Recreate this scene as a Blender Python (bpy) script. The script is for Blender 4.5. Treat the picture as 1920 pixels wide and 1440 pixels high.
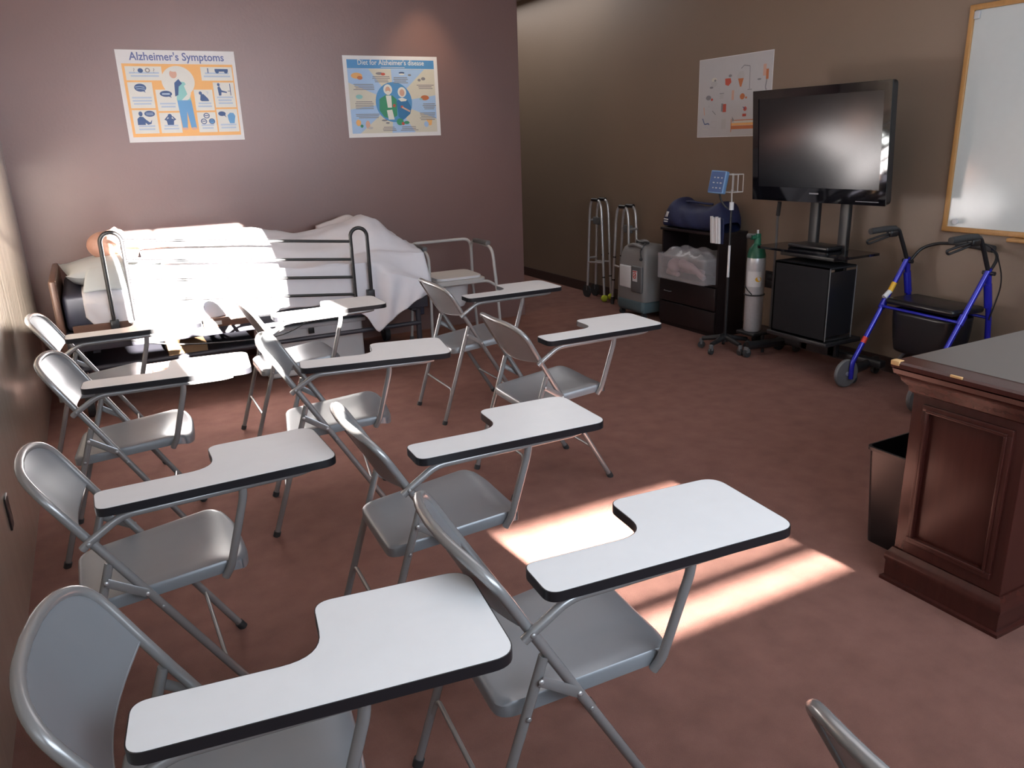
import bpy, bmesh, math, random
from mathutils import Vector, Matrix
random.seed(7)
sc = bpy.context.scene
for o in list(bpy.data.objects): bpy.data.objects.remove(o)
COL = sc.collection

# ------------------------------------------------------------ camera
F_PX = 1460.0
right = Vector((0.8813506, -0.47136536, -0.03218407))
down = Vector((-0.16786713, -0.24874345, -0.95391159))
fwd = Vector((0.4416353, 0.8461332, -0.29835694))
cam = bpy.data.cameras.new('camera'); cam_o = bpy.data.objects.new('camera', cam); COL.objects.link(cam_o)
R3 = Matrix((right, -down, -fwd)).transposed()
cam_o.matrix_world = Matrix.Translation((0, 0, 1.552)) @ R3.to_4x4()
cam.sensor_fit = 'HORIZONTAL'; cam.sensor_width = 36.0; cam.lens = F_PX / 1920 * 36.0
cam.clip_start = 0.05; cam.clip_end = 100
sc.camera = cam_o

# ------------------------------------------------------------ world, sun, window daylight, exposure
w = bpy.data.worlds.new('world'); sc.world = w; w.use_nodes = True
bg = w.node_tree.nodes['Background']
bg.inputs[0].default_value = (0.62, 0.76, 1.0, 1); bg.inputs[1].default_value = 2.2
sun = bpy.data.lights.new('sun', 'SUN'); sun.energy = 215.0; sun.angle = math.radians(0.6); sun.color = (1.0, 0.93, 0.84)
sun_o = bpy.data.objects.new('sun', sun); COL.objects.link(sun_o); sun_o.location = (1, -6, 4)
sun_o.rotation_euler = Vector((-0.06, 1.0, -0.20)).to_track_quat('-Z', 'Y').to_euler()
def area(name, loc, aim, sx, sy, watts, col):
    l = bpy.data.lights.new(name, 'AREA'); l.shape = 'RECTANGLE'; l.size = sx; l.size_y = sy; l.energy = watts; l.color = col
    o = bpy.data.objects.new(name, l); COL.objects.link(o); o.location = loc
    o.rotation_euler = (Vector(aim) - Vector(loc)).to_track_quat('-Z', 'Y').to_euler(); return o
area('window_daylight', (2.0, -0.93, 1.95), (2.0, 5.0, 1.2), 3.6, 1.7, 135, (0.78, 0.89, 1.0))
area('room_fill_light', (2.1, 2.6, 2.96), (2.1, 2.6, 0), 2.4, 2.4, 24, (0.96, 0.93, 0.95))  # added fill under the ceiling to brighten the room, no fixture behind it
area('hall_fill_light', (3.95, 8.0, 2.96), (3.95, 8.0, 0), 0.9, 3.0, 24, (0.95, 0.92, 0.90))  # unseen fill lamp added to lift the dark hallway and far right wall
sc.view_settings.view_transform = 'Standard'; sc.view_settings.look = 'None'
sc.view_settings.exposure = 0.0; sc.view_settings.gamma = 1.0; sc.view_settings.use_curve_mapping = False
sc.cycles.max_bounces = 8; sc.cycles.diffuse_bounces = 5; sc.cycles.caustics_reflective = False
sc.cycles.use_denoising = True

# ------------------------------------------------------------ materials
def mat(name, col, rough=0.5, metal=0.0, spec=0.5, noise=0.0, nscale=20, bump=0.0, bscale=200, emit=0, alpha=1, trans=0, stretch=None, coat=0):
    m = bpy.data.materials.new(name); m.use_nodes = True; nt = m.node_tree; b = nt.nodes['Principled BSDF']
    c = (*col, 1)
    b.inputs['Base Color'].default_value = c; b.inputs['Roughness'].default_value = rough; b.inputs['Metallic'].default_value = metal
    b.inputs['Specular IOR Level'].default_value = spec
    if coat: b.inputs['Coat Weight'].default_value = coat; b.inputs['Coat Roughness'].default_value = 0.1
    if alpha < 1: b.inputs['Alpha'].default_value = alpha
    if trans: b.inputs['Transmission Weight'].default_value = trans
    if emit: b.inputs['Emission Color'].default_value = c; b.inputs['Emission Strength'].default_value = emit
    tc = nt.nodes.new('ShaderNodeTexCoord'); src = tc.outputs['Object']
    if stretch:
        mp = nt.nodes.new('ShaderNodeMapping'); mp.inputs['Scale'].default_value = stretch
        nt.links.new(src, mp.inputs['Vector']); src = mp.outputs['Vector']
    n = nt.nodes.new('ShaderNodeTexNoise'); n.inputs['Scale'].default_value = nscale; n.inputs['Detail'].default_value = 4
    nt.links.new(src, n.inputs['Vector'])
    r = nt.nodes.new('ShaderNodeMixRGB'); r.blend_type = 'MIX'
    k = max(noise, 0.03)
    r.inputs[1].default_value = tuple(x * (1 - k) for x in col) + (1,); r.inputs[2].default_value = tuple(min(1, x * (1 + k)) for x in col) + (1,)
    nt.links.new(n.outputs['Fac'], r.inputs[0]); nt.links.new(r.outputs[0], b.inputs['Base Color'])
    if bump:
        n2 = nt.nodes.new('ShaderNodeTexNoise'); n2.inputs['Scale'].default_value = bscale; n2.inputs['Detail'].default_value = 3
        nt.links.new(src, n2.inputs['Vector'])
        bp = nt.nodes.new('ShaderNodeBump'); bp.inputs['Strength'].default_value = bump; bp.inputs['Distance'].default_value = 0.01
        nt.links.new(n2.outputs['Fac'], bp.inputs['Height']); nt.links.new(bp.outputs[0], b.inputs['Normal'])
    return m
M = {}
M['wall_back'] = mat('purple_brown_paint', (0.185, 0.105, 0.095), 0.36, spec=0.85, noise=0.05, nscale=2, bump=0.06, bscale=60)
M['wall_tan'] = mat('olive_brown_paint', (0.205, 0.148, 0.108), 0.45, spec=0.5, noise=0.05, nscale=2, bump=0.06, bscale=60)
M['wall_left'] = mat('tan_satin_paint', (0.44, 0.375, 0.31), 0.32, spec=1.0, noise=0.18, nscale=2.5, bump=0.35, bscale=5, stretch=(1, 3, 0.3), coat=1.0)
M['carpet'] = mat('red_brown_carpet', (0.275, 0.142, 0.118), 0.95, spec=0.1, noise=0.28, nscale=9, bump=0.8, bscale=420)
M['ceiling'] = mat('ceiling_paint', (0.42, 0.37, 0.33), 0.9)
M['base'] = mat('dark_baseboard', (0.05, 0.028, 0.024), 0.5)
M['winframe'] = mat('window_frame', (0.5, 0.48, 0.45), 0.5)
M['gray'] = mat('gray_painted_steel', (0.245, 0.262, 0.285), 0.30, metal=0.25, spec=0.6)
M['tube'] = mat('gray_steel_tube', (0.31, 0.31, 0.315), 0.27, metal=0.45, spec=0.6)
M['lam'] = mat('white_laminate', (0.82, 0.83, 0.85), 0.26, spec=0.4)
M['band'] = mat('black_edge_band', (0.012, 0.012, 0.015), 0.3)
M['rubber'] = mat('dark_rubber', (0.03, 0.03, 0.032), 0.7)
M['black'] = mat('black_metal', (0.014, 0.014, 0.016), 0.38)
M['blackbox'] = mat('matte_black_panel', (0.010, 0.010, 0.012), 0.75, spec=0.2)
M['blackpl'] = mat('black_plastic', (0.01, 0.01, 0.012), 0.3)
M['tvbezel'] = mat('gloss_black_bezel', (0.005, 0.005, 0.007), 0.04, spec=0.6)
M['tvscreen'] = mat('lcd_screen', (0.004, 0.005, 0.008), 0.16, spec=0.35)
M['sheet'] = mat('white_sheet', (0.76, 0.76, 0.82), 0.9, spec=0.1)
M['pillow'] = mat('pale_pillow', (0.62, 0.68, 0.72), 0.9, spec=0.1)
M['navy'] = mat('navy_vinyl', (0.025, 0.028, 0.05), 0.5)
M['bedframe'] = mat('dark_bed_steel', (0.045, 0.045, 0.06), 0.4)
M['wood_dk'] = mat('dark_mahogany', (0.050, 0.013, 0.010), 0.27, spec=0.5, noise=0.35, nscale=7, stretch=(6, 6, 0.6))
M['wood_br'] = mat('brown_board', (0.12, 0.06, 0.04), 0.45, noise=0.25, nscale=6, stretch=(1, 8, 8))
M['chip'] = mat('raw_chipped_wood', (0.55, 0.34, 0.15), 0.8)
M['desktop'] = mat('desk_top_laminate', (0.115, 0.098, 0.09), 0.33, spec=0.5)
M['espresso'] = mat('espresso_veneer', (0.012, 0.007, 0.008), 0.4)
M['skin'] = mat('manikin_vinyl', (0.62, 0.36, 0.28), 0.45)
M['chrome'] = mat('aluminium_tube', (0.60, 0.60, 0.62), 0.3, metal=0.6)
M['cyl'] = mat('brushed_aluminium', (0.60, 0.61, 0.64), 0.30, metal=0.35, noise=0.1, nscale=60)
M['green'] = mat('green_valve', (0.01, 0.10, 0.055), 0.4)
M['whitepl'] = mat('white_plastic', (0.70, 0.70, 0.72), 0.45)
M['offwhite'] = mat('offwhite_tube', (0.50, 0.49, 0.48), 0.4)
M['graypl'] = mat('gray_plastic', (0.23, 0.22, 0.22), 0.5)
M['graydk'] = mat('mid_gray_plastic', (0.13, 0.13, 0.135), 0.5)
M['teal'] = mat('gray_teal_plastic', (0.08, 0.12, 0.135), 0.5)
M['tennis'] = mat('tennis_felt', (0.50, 0.58, 0.04), 0.95, bump=0.5)
M['bagnavy'] = mat('navy_nylon', (0.013, 0.020, 0.075), 0.6, bump=0.3, bscale=300)
M['blue'] = mat('blue_enamel', (0.018, 0.022, 0.42), 0.25, metal=0.3, coat=0.5)
M['yellow'] = mat('yellow_sticker', (0.75, 0.42, 0.03), 0.5)
M['red'] = mat('red_sticker', (0.6, 0.04, 0.03), 0.5)
M['ltblue'] = mat('light_blue_case', (0.16, 0.30, 0.52), 0.4)
M['oak'] = mat('oak_frame', (0.42, 0.22, 0.075), 0.4, noise=0.2, nscale=10, stretch=(4, 4, 1))
M['wboard'] = mat('whiteboard_enamel', (0.56, 0.60, 0.60), 0.12, spec=0.5)
M['paper'] = mat('poster_paper', (0.74, 0.74, 0.76), 0.45, spec=0.4)
M['chart'] = mat('gray_white_chart_paper', (0.50, 0.50, 0.52), 0.5)
M['p_orange'] = mat('print_orange', (0.78, 0.43, 0.16), 0.5)
M['p_cream'] = mat('print_cream', (0.72, 0.73, 0.70), 0.5)
M['p_navy'] = mat('print_navy', (0.045, 0.09, 0.22), 0.5)
M['p_title'] = mat('print_title_blue', (0.11, 0.14, 0.33), 0.5)
M['p_line'] = mat('print_pale_blue', (0.44, 0.54, 0.68), 0.5)
M['p_blue'] = mat('print_blue', (0.08, 0.27, 0.56), 0.5)
M['p_jeans'] = mat('print_jeans', (0.12, 0.30, 0.55), 0.5)
M['p_teal'] = mat('print_teal', (0.25, 0.52, 0.52), 0.5)
M['p_lblue'] = mat('print_light_blue', (0.36, 0.53, 0.78), 0.5)
M['p_beige'] = mat('print_beige', (0.62, 0.60, 0.52), 0.5)
M['p_green'] = mat('print_green', (0.04, 0.25, 0.14), 0.5)
M['p_dblue'] = mat('print_deep_blue', (0.03, 0.16, 0.36), 0.5)
M['p_red'] = mat('print_red', (0.50, 0.09, 0.06), 0.5)
M['p_skin'] = mat('print_skin', (0.60, 0.36, 0.28), 0.5)
M['p_gray'] = mat('print_gray', (0.22, 0.22, 0.24), 0.5)
M['p_lgray'] = mat('print_light_gray', (0.46, 0.46, 0.47), 0.5)
M['p_rust'] = mat('print_rust', (0.50, 0.16, 0.06), 0.5)
M['clear'] = mat('clear_plastic', (0.62, 0.60, 0.63), 0.12, alpha=0.26, spec=0.8, bump=0.6, bscale=14)
M['pink'] = mat('pink_vinyl', (0.55, 0.38, 0.40), 0.5)
M['cardboard'] = mat('cardboard', (0.40, 0.24, 0.13), 0.8)
M['lamp'] = mat('warm_downlight', (1.0, 0.8, 0.55), 0.5, emit=6)

# ------------------------------------------------------------ mesh helpers
class MB:
    def __init__(s): s.v = []; s.f = []; s.m = []; s.sm = []; s.mats = []
    def mi(s, m):
        if m not in s.mats: s.mats.append(m)
        return s.mats.index(m)
    def add(s, vs, fs, m, smooth=True, T=None):
        b = len(s.v); i = s.mi(m)
        s.v += [(T @ Vector(p)) if T is not None else Vector(p) for p in vs]
        for f in fs: s.f.append([b + k for k in f]); s.m.append(i); s.sm.append(smooth)
        return s
    def box(s, x0, x1, y0, y1, z0, z1, m, bev=0.0, T=None):
        if bev <= 0:
            vs = [(x, y, z) for z in (z0, z1) for y in (y0, y1) for x in (x0, x1)]
            fs = [(0, 2, 3, 1), (4, 5, 7, 6), (0, 1, 5, 4), (2, 6, 7, 3), (0, 4, 6, 2), (1, 3, 7, 5)]
            return s.add(vs, fs, m, False, T)
        bm = bmesh.new(); bmesh.ops.create_cube(bm, size=1)
        for v in bm.verts: v.co = Vector(((x0 + x1) / 2 + v.co.x * (x1 - x0), (y0 + y1) / 2 + v.co.y * (y1 - y0), (z0 + z1) / 2 + v.co.z * (z1 - z0)))
        bmesh.ops.bevel(bm, geom=list(bm.edges), offset=bev, segments=3, affect='EDGES', profile=0.5)
        bm.verts.index_update(); s.add([v.co.copy() for v in bm.verts], [[v.index for v in f.verts] for f in bm.faces], m, True, T); bm.free(); return s
    def tube(s, path, r, m, n=12, round_=0.0, flat=1.0, T=None, r_end=None, closed=False):
        P = rounded(path, round_, closed) if round_ else [Vector(p) for p in path]
        k = len(P); rings = []; up = None
        for i, p in enumerate(P):
            a = P[(i - 1) % k] if (closed or i > 0) else p; c = P[(i + 1) % k] if (closed or i < k - 1) else p
            t = (c - a).normalized()
            if up is None:
                up = Vector((0, 0, 1)) if abs(t.z) < 0.9 else Vector((1, 0, 0))
            up = (up - t * up.dot(t)).normalized(); sd = t.cross(up)
            rr = r if r_end is None else r + (r_end - r) * i / (k - 1)
            rings.append([p + up * math.cos(2 * math.pi * j / n) * rr + sd * math.sin(2 * math.pi * j / n) * rr * flat for j in range(n)])
        vs = [q for g in rings for q in g]; fs = []
        for i in range(k if closed else k - 1):
            a = i * n; b2 = ((i + 1) % k) * n
            for j in range(n): fs.append((a + j, a + (j + 1) % n, b2 + (j + 1) % n, b2 + j))
        if not closed:
            fs.append(tuple(range(n))[::-1]); fs.append(tuple((k - 1) * n + j for j in range(n)))
        return s.add(vs, fs, m, True, T)
    def cyl(s, a, b, r, m, n=20, r2=None, T=None):
        return s.tube([a, b], r, m, n, r_end=r2, T=T)
    def lathe(s, prof, m, n=24, T=None, c=(0, 0, 0)):
        vs = []; fs = []
        for r, z in prof:
            for j in range(n): vs.append((c[0] + r * math.cos(2 * math.pi * j / n), c[1] + r * math.sin(2 * math.pi * j / n), c[2] + z))
        for i in range(len(prof) - 1):
            for j in range(n): fs.append((i * n + j, i * n + (j + 1) % n, (i + 1) * n + (j + 1) % n, (i + 1) * n + j))
        fs.append(tuple(range(n))[::-1]); fs.append(tuple((len(prof) - 1) * n + j for j in range(n)))
        return s.add(vs, fs, m, True, T)
    def prism(s, pts, z0, z1, m, T=None, smooth=False):
        n = len(pts); vs = [(x, y, z0) for x, y in pts] + [(x, y, z1) for x, y in pts]
        fs = [tuple(range(n))[::-1], tuple(range(n, 2 * n))] + [(i, (i + 1) % n, n + (i + 1) % n, n + i) for i in range(n)]
        return s.add(vs, fs, m, smooth, T)
    def ball(s, c, r, m, T=None, n=16, sc_=(1, 1, 1)):
        prof = []
        vs = []; fs = []; h = n // 2
        for i in range(h + 1):
            a = math.pi * i / h
            for j in range(n): vs.append((c[0] + r * sc_[0] * math.sin(a) * math.cos(2 * math.pi * j / n), c[1] + r * sc_[1] * math.sin(a) * math.sin(2 * math.pi * j / n), c[2] + r * sc_[2] * math.cos(a)))
        for i in range(h):
            for j in range(n): fs.append((i * n + j, (i + 1) * n + j, (i + 1) * n + (j + 1) % n, i * n + (j + 1) % n))
        return s.add(vs, fs, m, True, T)
    def grid(s, fn, nu, nv, m, T=None, smooth=True):
        vs = [fn(i / nu, j / nv) for j in range(nv + 1) for i in range(nu + 1)]
        fs = [(j * (nu + 1) + i, j * (nu + 1) + i + 1, (j + 1) * (nu + 1) + i + 1, (j + 1) * (nu + 1) + i) for j in range(nv) for i in range(nu)]
        return s.add(vs, fs, m, smooth, T)
    def text(s, body, size, m, T, align='CENTER', ext=0.0, bold=0.0, sx=1.0):
        c = bpy.data.curves.new('t', 'FONT'); c.body = body; c.size = size; c.align_x = align; c.extrude = ext; c.offset = bold; c.resolution_u = 3
        o = bpy.data.objects.new('t', c); COL.objects.link(o)
        dg = bpy.context.evaluated_depsgraph_get(); me = bpy.data.meshes.new_from_object(o.evaluated_get(dg))
        s.add([(v.co.x * sx, v.co.y, v.co.z) for v in me.vertices], [list(p.vertices) for p in me.polygons], m, False, T)
        bpy.data.objects.remove(o); bpy.data.meshes.remove(me); bpy.data.curves.remove(c); return s
    def build(s, name, parent=None, loc=None, sub=0, solid=0, weld=False):
        me = bpy.data.meshes.new(name); me.from_pydata([tuple(v) for v in s.v], [], s.f)
        for m in s.mats: me.materials.append(M[m])
        for p, i, k in zip(me.polygons, s.m, s.sm): p.material_index = i; p.use_smooth = k
        bm = bmesh.new(); bm.from_mesh(me)
        if weld: bmesh.ops.remove_doubles(bm, verts=bm.verts, dist=1e-5)
        if not solid: bmesh.ops.recalc_face_normals(bm, faces=bm.faces)
        bm.to_mesh(me); bm.free(); me.update()
        try: me.set_sharp_from_angle(angle=math.radians(40))
        except Exception: pass
        o = bpy.data.objects.new(name, me); COL.objects.link(o)
        if parent: o.parent = parent
        if loc: o.location = loc
        if solid:
            md = o.modifiers.new('solid', 'SOLIDIFY'); md.thickness = solid; md.offset = 0
        if sub:
            md = o.modifiers.new('sub', 'SUBSURF'); md.levels = sub; md.render_levels = sub
        return o
def rounded(path, rad, closed=False):
    P = [Vector(p) for p in path]; out = []; n = len(P)
    for i, p in enumerate(P):
        if not closed and (i == 0 or i == n - 1): out.append(p); continue
        a = P[i - 1]; c = P[(i + 1) % n]; d1 = (a - p); d2 = (c - p)
        rr = min(rad, d1.length * 0.49, d2.length * 0.49)
        s = p + d1.normalized() * rr; e = p + d2.normalized() * rr
        for k in range(7):
            t = k / 6; out.append(s * (1 - t) ** 2 + p * 2 * t * (1 - t) + e * t * t)
    return out
def round_poly(pts, rads, seg=7):
    out = []; n = len(pts)
    for i in range(n):
        p = Vector(pts[i]); a = Vector(pts[i - 1]); c = Vector(pts[(i + 1) % n]); r = rads[i]
        if r <= 0: out.append((p.x, p.y)); continue
        d1 = (a - p).normalized(); d2 = (c - p).normalized(); s = p + d1 * r; e = p + d2 * r
        for k in range(seg + 1):
            t = k / seg; q = s * (1 - t) ** 2 + p * 2 * t * (1 - t) + e * t * t; out.append((q.x, q.y))
    return out
def thing(name, label, cat, loc=(0, 0, 0), rz=0.0, group=None):
    o = bpy.data.objects.new(name, None); COL.objects.link(o); o.empty_display_size = 0.1
    o.location = loc; o.rotation_euler = (0, 0, rz); return tag(o, label, cat, group)
def tag(o, label, cat, group=None):
    o['label'] = label; o['category'] = cat
    if group: o['group'] = group
    return o
def struct(mb, name):
    o = mb.build(name); o['kind'] = 'structure'; return o
def copy_tree(o, parent=None):
    c = o.copy(); COL.objects.link(c)
    if parent: c.parent = parent
    for ch in list(o.children): copy_tree(ch, c)
    return c

# ------------------------------------------------------------ room
XL, XR, YB, YF, ZC, YH = -0.43, 4.52, 6.24, -1.0, 3.0, 10.2
struct(MB().box(XL - .1, XR + .1, YF - .1, YH + .1, -.1, 0, 'carpet'), 'floor')
struct(MB().box(XL - .1, XR + .1, YF - .1, YH + .1, ZC, ZC + .1, 'ceiling'), 'ceiling')
struct(MB().box(XL - .1, XL, YF - .1, YB + .1, 0, ZC, 'wall_left'), 'wall_left')
struct(MB().box(XL - .1, 3.42, YB, YB + .12, 0, ZC, 'wall_back'), 'wall_back')
struct(MB().box(3.32, 3.42, YB + .12, YH, 0, ZC, 'wall_tan'), 'wall_hall')
struct(MB().box(3.32, XR + .1, YH, YH + .1, 0, ZC, 'wall_tan'), 'wall_hall_end')
struct(MB().box(XR, XR + .1, YF - .1, YH, 0, ZC, 'wall_tan'), 'wall_right')
struct(MB().box(XR - .012, XR, YF, YH, 0, .10, 'base'), 'baseboard_right')
# wall behind the camera with its window openings
f = MB(); y0, y1 = YF - .1, YF; wm = 'wall_tan'
def fb(xa, xb, za, zb):
    if xb > xa and zb > za: f.box(xa, xb, y0, y1, za, zb, wm)
fb(XL - .1, XR + .1, 0, .544)
fb(XL - .1, -.17, .544, ZC); fb(-.17, -.03, .544, 1.84); fb(-.17, -.03, 2.93, ZC); fb(-.03, .50, .544, ZC)
fb(.50, .82, .544, 1.39); fb(.82, 1.42, .544, 1.64); fb(.50, 1.42, 2.46, ZC)
fb(1.42, 1.46, .544, ZC); fb(1.46, 2.43, 2.3, ZC); fb(2.43, XR + .1, .544, ZC)
struct(f, 'wall_front')
f = MB()
f.box(.80, .84, YF - .08, YF - .03, 1.39, 2.46, 'winframe'); f.box(.50, .80, YF - .08, YF - .03, 1.39, 1.41, 'winframe'); f.box(.84, 1.42, YF - .08, YF - .03, 1.64, 1.66, 'winframe')
struct(f, 'window_1')
f = MB(); f.box(1.46, 2.43, YF - .07, YF - .04, .573, .600, 'winframe'); f.box(1.46, 2.43, YF - .07, YF - .05, .612, .632, 'winframe')
f.box(1.46, 2.43, YF - .02, YF - .01, .716, 2.32, 'winframe')
struct(f, 'window_2')
f = MB(); f.box(-.17, -.03, YF - .06, YF - .04, 2.36, 2.38, 'winframe'); f.box(-.17, -.03, YF - .08, YF - .03, 1.84, 1.855, 'winframe')
struct(f, 'window_3')

# ------------------------------------------------------------ tablet-arm folding chairs
YN, YFR, YC = 0.038, 0.454, 0.246
def fx(z): return 0.343 - 0.588 * z          # x of the front frame line at height z
def make_chair():
    t = thing('tablet_arm_chair', 'x', 'chair')
    # back frame: inverted U, bowed backwards at the top
    zt = 0.798
    def bow(y): return -0.030 * (1 - ((y - YC) / 0.21) ** 2)
    path = [(fx(.40), YN, .40), (fx(.60), YN, .60), (fx(.70), YN - .006, .70)]
    n = 22; tube = []
    for i in range(n + 1):
        a = math.pi * i / n
        c, s_ = math.cos(a), math.sin(a)
        y = YC - (abs(c) ** 0.62) * (1 if c > 0 else -1) * 0.214
        z = .705 + (abs(s_) ** 0.62) * (zt - .705)
        tube.append((fx(z) + bow(y) * min(1, (z - .60) / .15), y, z))
    path = [(fx(.40), YN, .40), (fx(.55), YN, .55), (fx(.64), YN - .003, .64)] + tube + [(fx(.64), YFR + .003, .64), (fx(.55), YFR, .55), (fx(.40), YFR, .40)]
    MB().tube(path, .0115, 'tube', 14).build('back_frame', t)
    # back panel
    def pan(off):
        def fn(u, v):
            y = YN + (YFR - YN) * u
            c = (y - YC) / 0.212; c = max(-1, min(1, c))
            ztop = .700 + (max(0, 1 - abs(c) ** (2 / .62)) ** 0.31) * (zt - .700)
            zb = .628 - .020 * math.sin(math.pi * u)
            z = zb + (ztop - zb) * v
            b = -0.042 * math.sin(math.pi * u) * (1.0 - 0.25 * v) + off
            return (fx(z) + b, y, z + off * .5)
        return fn
    mb = MB(); mb.grid(pan(.0015), 24, 12, 'gray'); mb.grid(pan(-.0035), 24, 12, 'gray')
    bp = mb.build('backrest', t)
    lip = MB(); lip.tube([pan(-.001)(i / 24, 0) for i in range(25)], .0035, 'gray', 8).build('rolled_lip', bp)
    # seat
    o = [(-.085, YC - .168), (.318, YC - .190), (.352, YC - .13), (.356, YC), (.352, YC + .13), (.318, YC + .190), (-.085, YC + .168)]
    ol = round_poly(o, [.045, .04, .05, .05, .05, .04, .045], 6)
    def sz(x, y):
        z = .428 + .034 * max(0, min(1, (x + .08) / .38)) + .010 * (abs(y - YC) / .19) ** 2 * (1 if x > .05 else .6)
        if x > .26: z -= .055 * ((x - .26) / .1) ** 2 * .45
        return z
    mb = MB(); cx, cy = .13, YC; N = len(ol); rings = []
    for k, s_ in enumerate((0.0, .25, .5, .75, .92, .975, 1.0)):
        dz = 0 if s_ < .97 else (-.002 if s_ < .99 else -.009)
        for (x, y) in ol:
            X, Y = cx + (x - cx) * s_, cy + (y - cy) * s_; rings.append((X, Y, sz(X, Y) + dz))
    for (x, y) in ol: rings.append((cx + (x - cx) * 1.0, cy + (y - cy) * 1.0, sz(x, y) - .036))
    for (x, y) in ol: rings.append((cx + (x - cx) * .97, cy + (y - cy) * .97, sz(x, y) - .036))
    for (x, y) in ol: rings.append((cx + (x - cx) * .96, cy + (y - cy) * .96, sz(x, y) - .010))
    rings.append((cx, cy, sz(cx, cy) - .006))
    fs = [(k * N + j, k * N + (j + 1) % N, (k + 1) * N + (j + 1) % N, (k + 1) * N + j) for k in range(9) for j in range(N)]
    fs += [(9 * N + j, 9 * N + (j + 1) % N, 10 * N) for j in range(N)]
    mb.add(rings, fs, 'gray'); mb.build('seat', t, weld=True)
    for y in (YN, YFR):
        l = MB().tube([(fx(.41), y, .41), (fx(.30), y, .30), (fx(.012), y, .012)], .0115, 'tube', 12).build('front_leg', t)
        MB().cyl((fx(.022), y, .022), (fx(0), y, 0.0), .0145, 'rubber', 14).build('rubber_foot', l)
        rx = lambda z: .002 - .325 * (.548 - z)
        yy = y + (.002 if y == YN else -.002)
        l = MB().tube([(rx(.556), yy, .556), (rx(.40), yy, .40), (rx(.012), yy, .012)], .0112, 'tube', 12).build('rear_leg', t)
        MB().cyl((rx(.022), yy, .022), (rx(0), yy, 0), .0145, 'rubber', 14).build('rubber_foot', l)
        sg = -1 if y == YN else 1
        yo = y + sg * .0135
        mb = MB(); a = Vector((rx(.51), yo, .51)); b = Vector((fx(.452), yo, .452)); d = (b - a).normalized(); nn = Vector((-d.z, 0, d.x))
        mb.tube([a, b], .012, 'tube', 10, flat=.16)
        for q in (a, b): mb.ball((q.x, q.y + sg * .003, q.z), .006, 'chrome', n=10, sc_=(1, .6, 1))
        for q in ((fx(.40), yo, .40), (rx(.425), yo, .425)): mb.ball((q[0], q[1] - sg * .001, q[2]), .006, 'tube', n=10, sc_=(1, .5, 1))
        mb.build('hinge_link', t)
    rx = lambda z: .002 - .325 * (.548 - z)
    MB().tube([(rx(.155), YN + .012, .155), (rx(.195), YN + .018, .198), (rx(.195), YFR - .018, .198), (rx(.155), YFR - .012, .155)], .0065, 'tube', 10, round_=.03).build('rear_stretcher', t)
    MB().tube([(fx(.17), YN + .008, .17), (fx(.17), YFR - .008, .17)], .0062, 'tube', 10).build('front_stretcher', t)
    # tablet arm
    A = MB().tube([(-.046, .022, .618), (-.030, .020, .632), (.055, .022, .686), (.50, .030, .6905), (.535, .036, .694)], .0105, 'tube', 12, round_=.03)
    A.ball((-.030, .010, .632), .0065, 'tube', n=10, sc_=(1, .6, 1))
    A.build('arm_tube', t)
    MB().tube([(.350, .028, .685), (.347, .030, .655), (.292, .043, .455), (.275, .051, .425)], .0112, 'tube', 12, round_=.02).build('arm_support', t)
    base = [(0, 0), (.608, 0), (.608, .295), (.303, .295), (.301, .121), (0, .121)]
    out = round_poly(base, [.03, .045, .05, .035, .075, .028], 8)
    top = MB().prism(out, .7005, .7225, 'lam').build('writing_tablet', t)
    # edge band: a thin ring around the outline
    def off(d):
        n = len(out); r = []
        for i in range(n):
            p = Vector(out[i]); a = Vector(out[i - 1]); c = Vector(out[(i + 1) % n]); tt = (c - a).normalized(); r.append((p.x + tt.y * d, p.y - tt.x * d))
        return r
    a_, b_ = off(-.0008), off(.0022); n = len(out)
    vs = [(x, y, .7) for x, y in a_] + [(x, y, .7) for x, y in b_] + [(x, y, .7218) for x, y in b_] + [(x, y, .7218) for x, y in a_]
    fs = [(k * n + i, k * n + (i + 1) % n, ((k + 1) % 4) * n + (i + 1) % n, ((k + 1) % 4) * n + i) for k in range(4) for i in range(n)]
    e = MB().add(vs, fs, 'band', False).build('edge_band', top); e['label'] = 'black edge band'
    return t
POSE = [(-.088, 1.081, -7.8), (-.109, 2.013, .8), (-.140, 3.189, -6.2), (-.203, 4.156, -1.5), (.652, 1.126, -4.7), (.685, 1.88, -2.6),
        (.63, 2.996, -11.4), (.749, 4.049, -1.0), (1.648, 2.798, -1.7), (1.777, 3.883, -1.0), (.875, .175, -4.0)]
LAB = ['gray tablet-arm chair nearest the camera beside the left wall, its tablet spanning the picture bottom',
       'gray tablet-arm chair against the left wall, second row from the camera, its seat fully visible',
       'gray tablet-arm chair by the left wall, third row, front half of its tablet sunlit',
       'gray tablet-arm chair in the far left corner in front of the bed, backrest brightly sunlit',
       'gray tablet-arm chair whose white tablet hangs over the sun patch on the floor',
       'gray tablet-arm chair directly behind the one over the sun patch, its seat shaded',
       'gray tablet-arm chair turned slightly, in the middle column, third row from the camera',
       'gray tablet-arm chair at the middle of the bed, sunlit seat, half its tablet in sun',
       'gray tablet-arm chair standing rightmost, its tablet pointing at the television cart',
       'gray tablet-arm chair in front of the commode chair, farthest to the back right',
       'gray chair cut off by the bottom right picture edge, only its back frame showing']
proto = make_chair()
for i, (x, y, a) in enumerate(POSE):
    c = proto if i == 0 else copy_tree(proto)
    c.location = (x, y, 0); c.rotation_euler = (0, 0, math.radians(a)); tag(c, LAB[i], 'chair', 'tablet arm chairs in rows')

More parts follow.
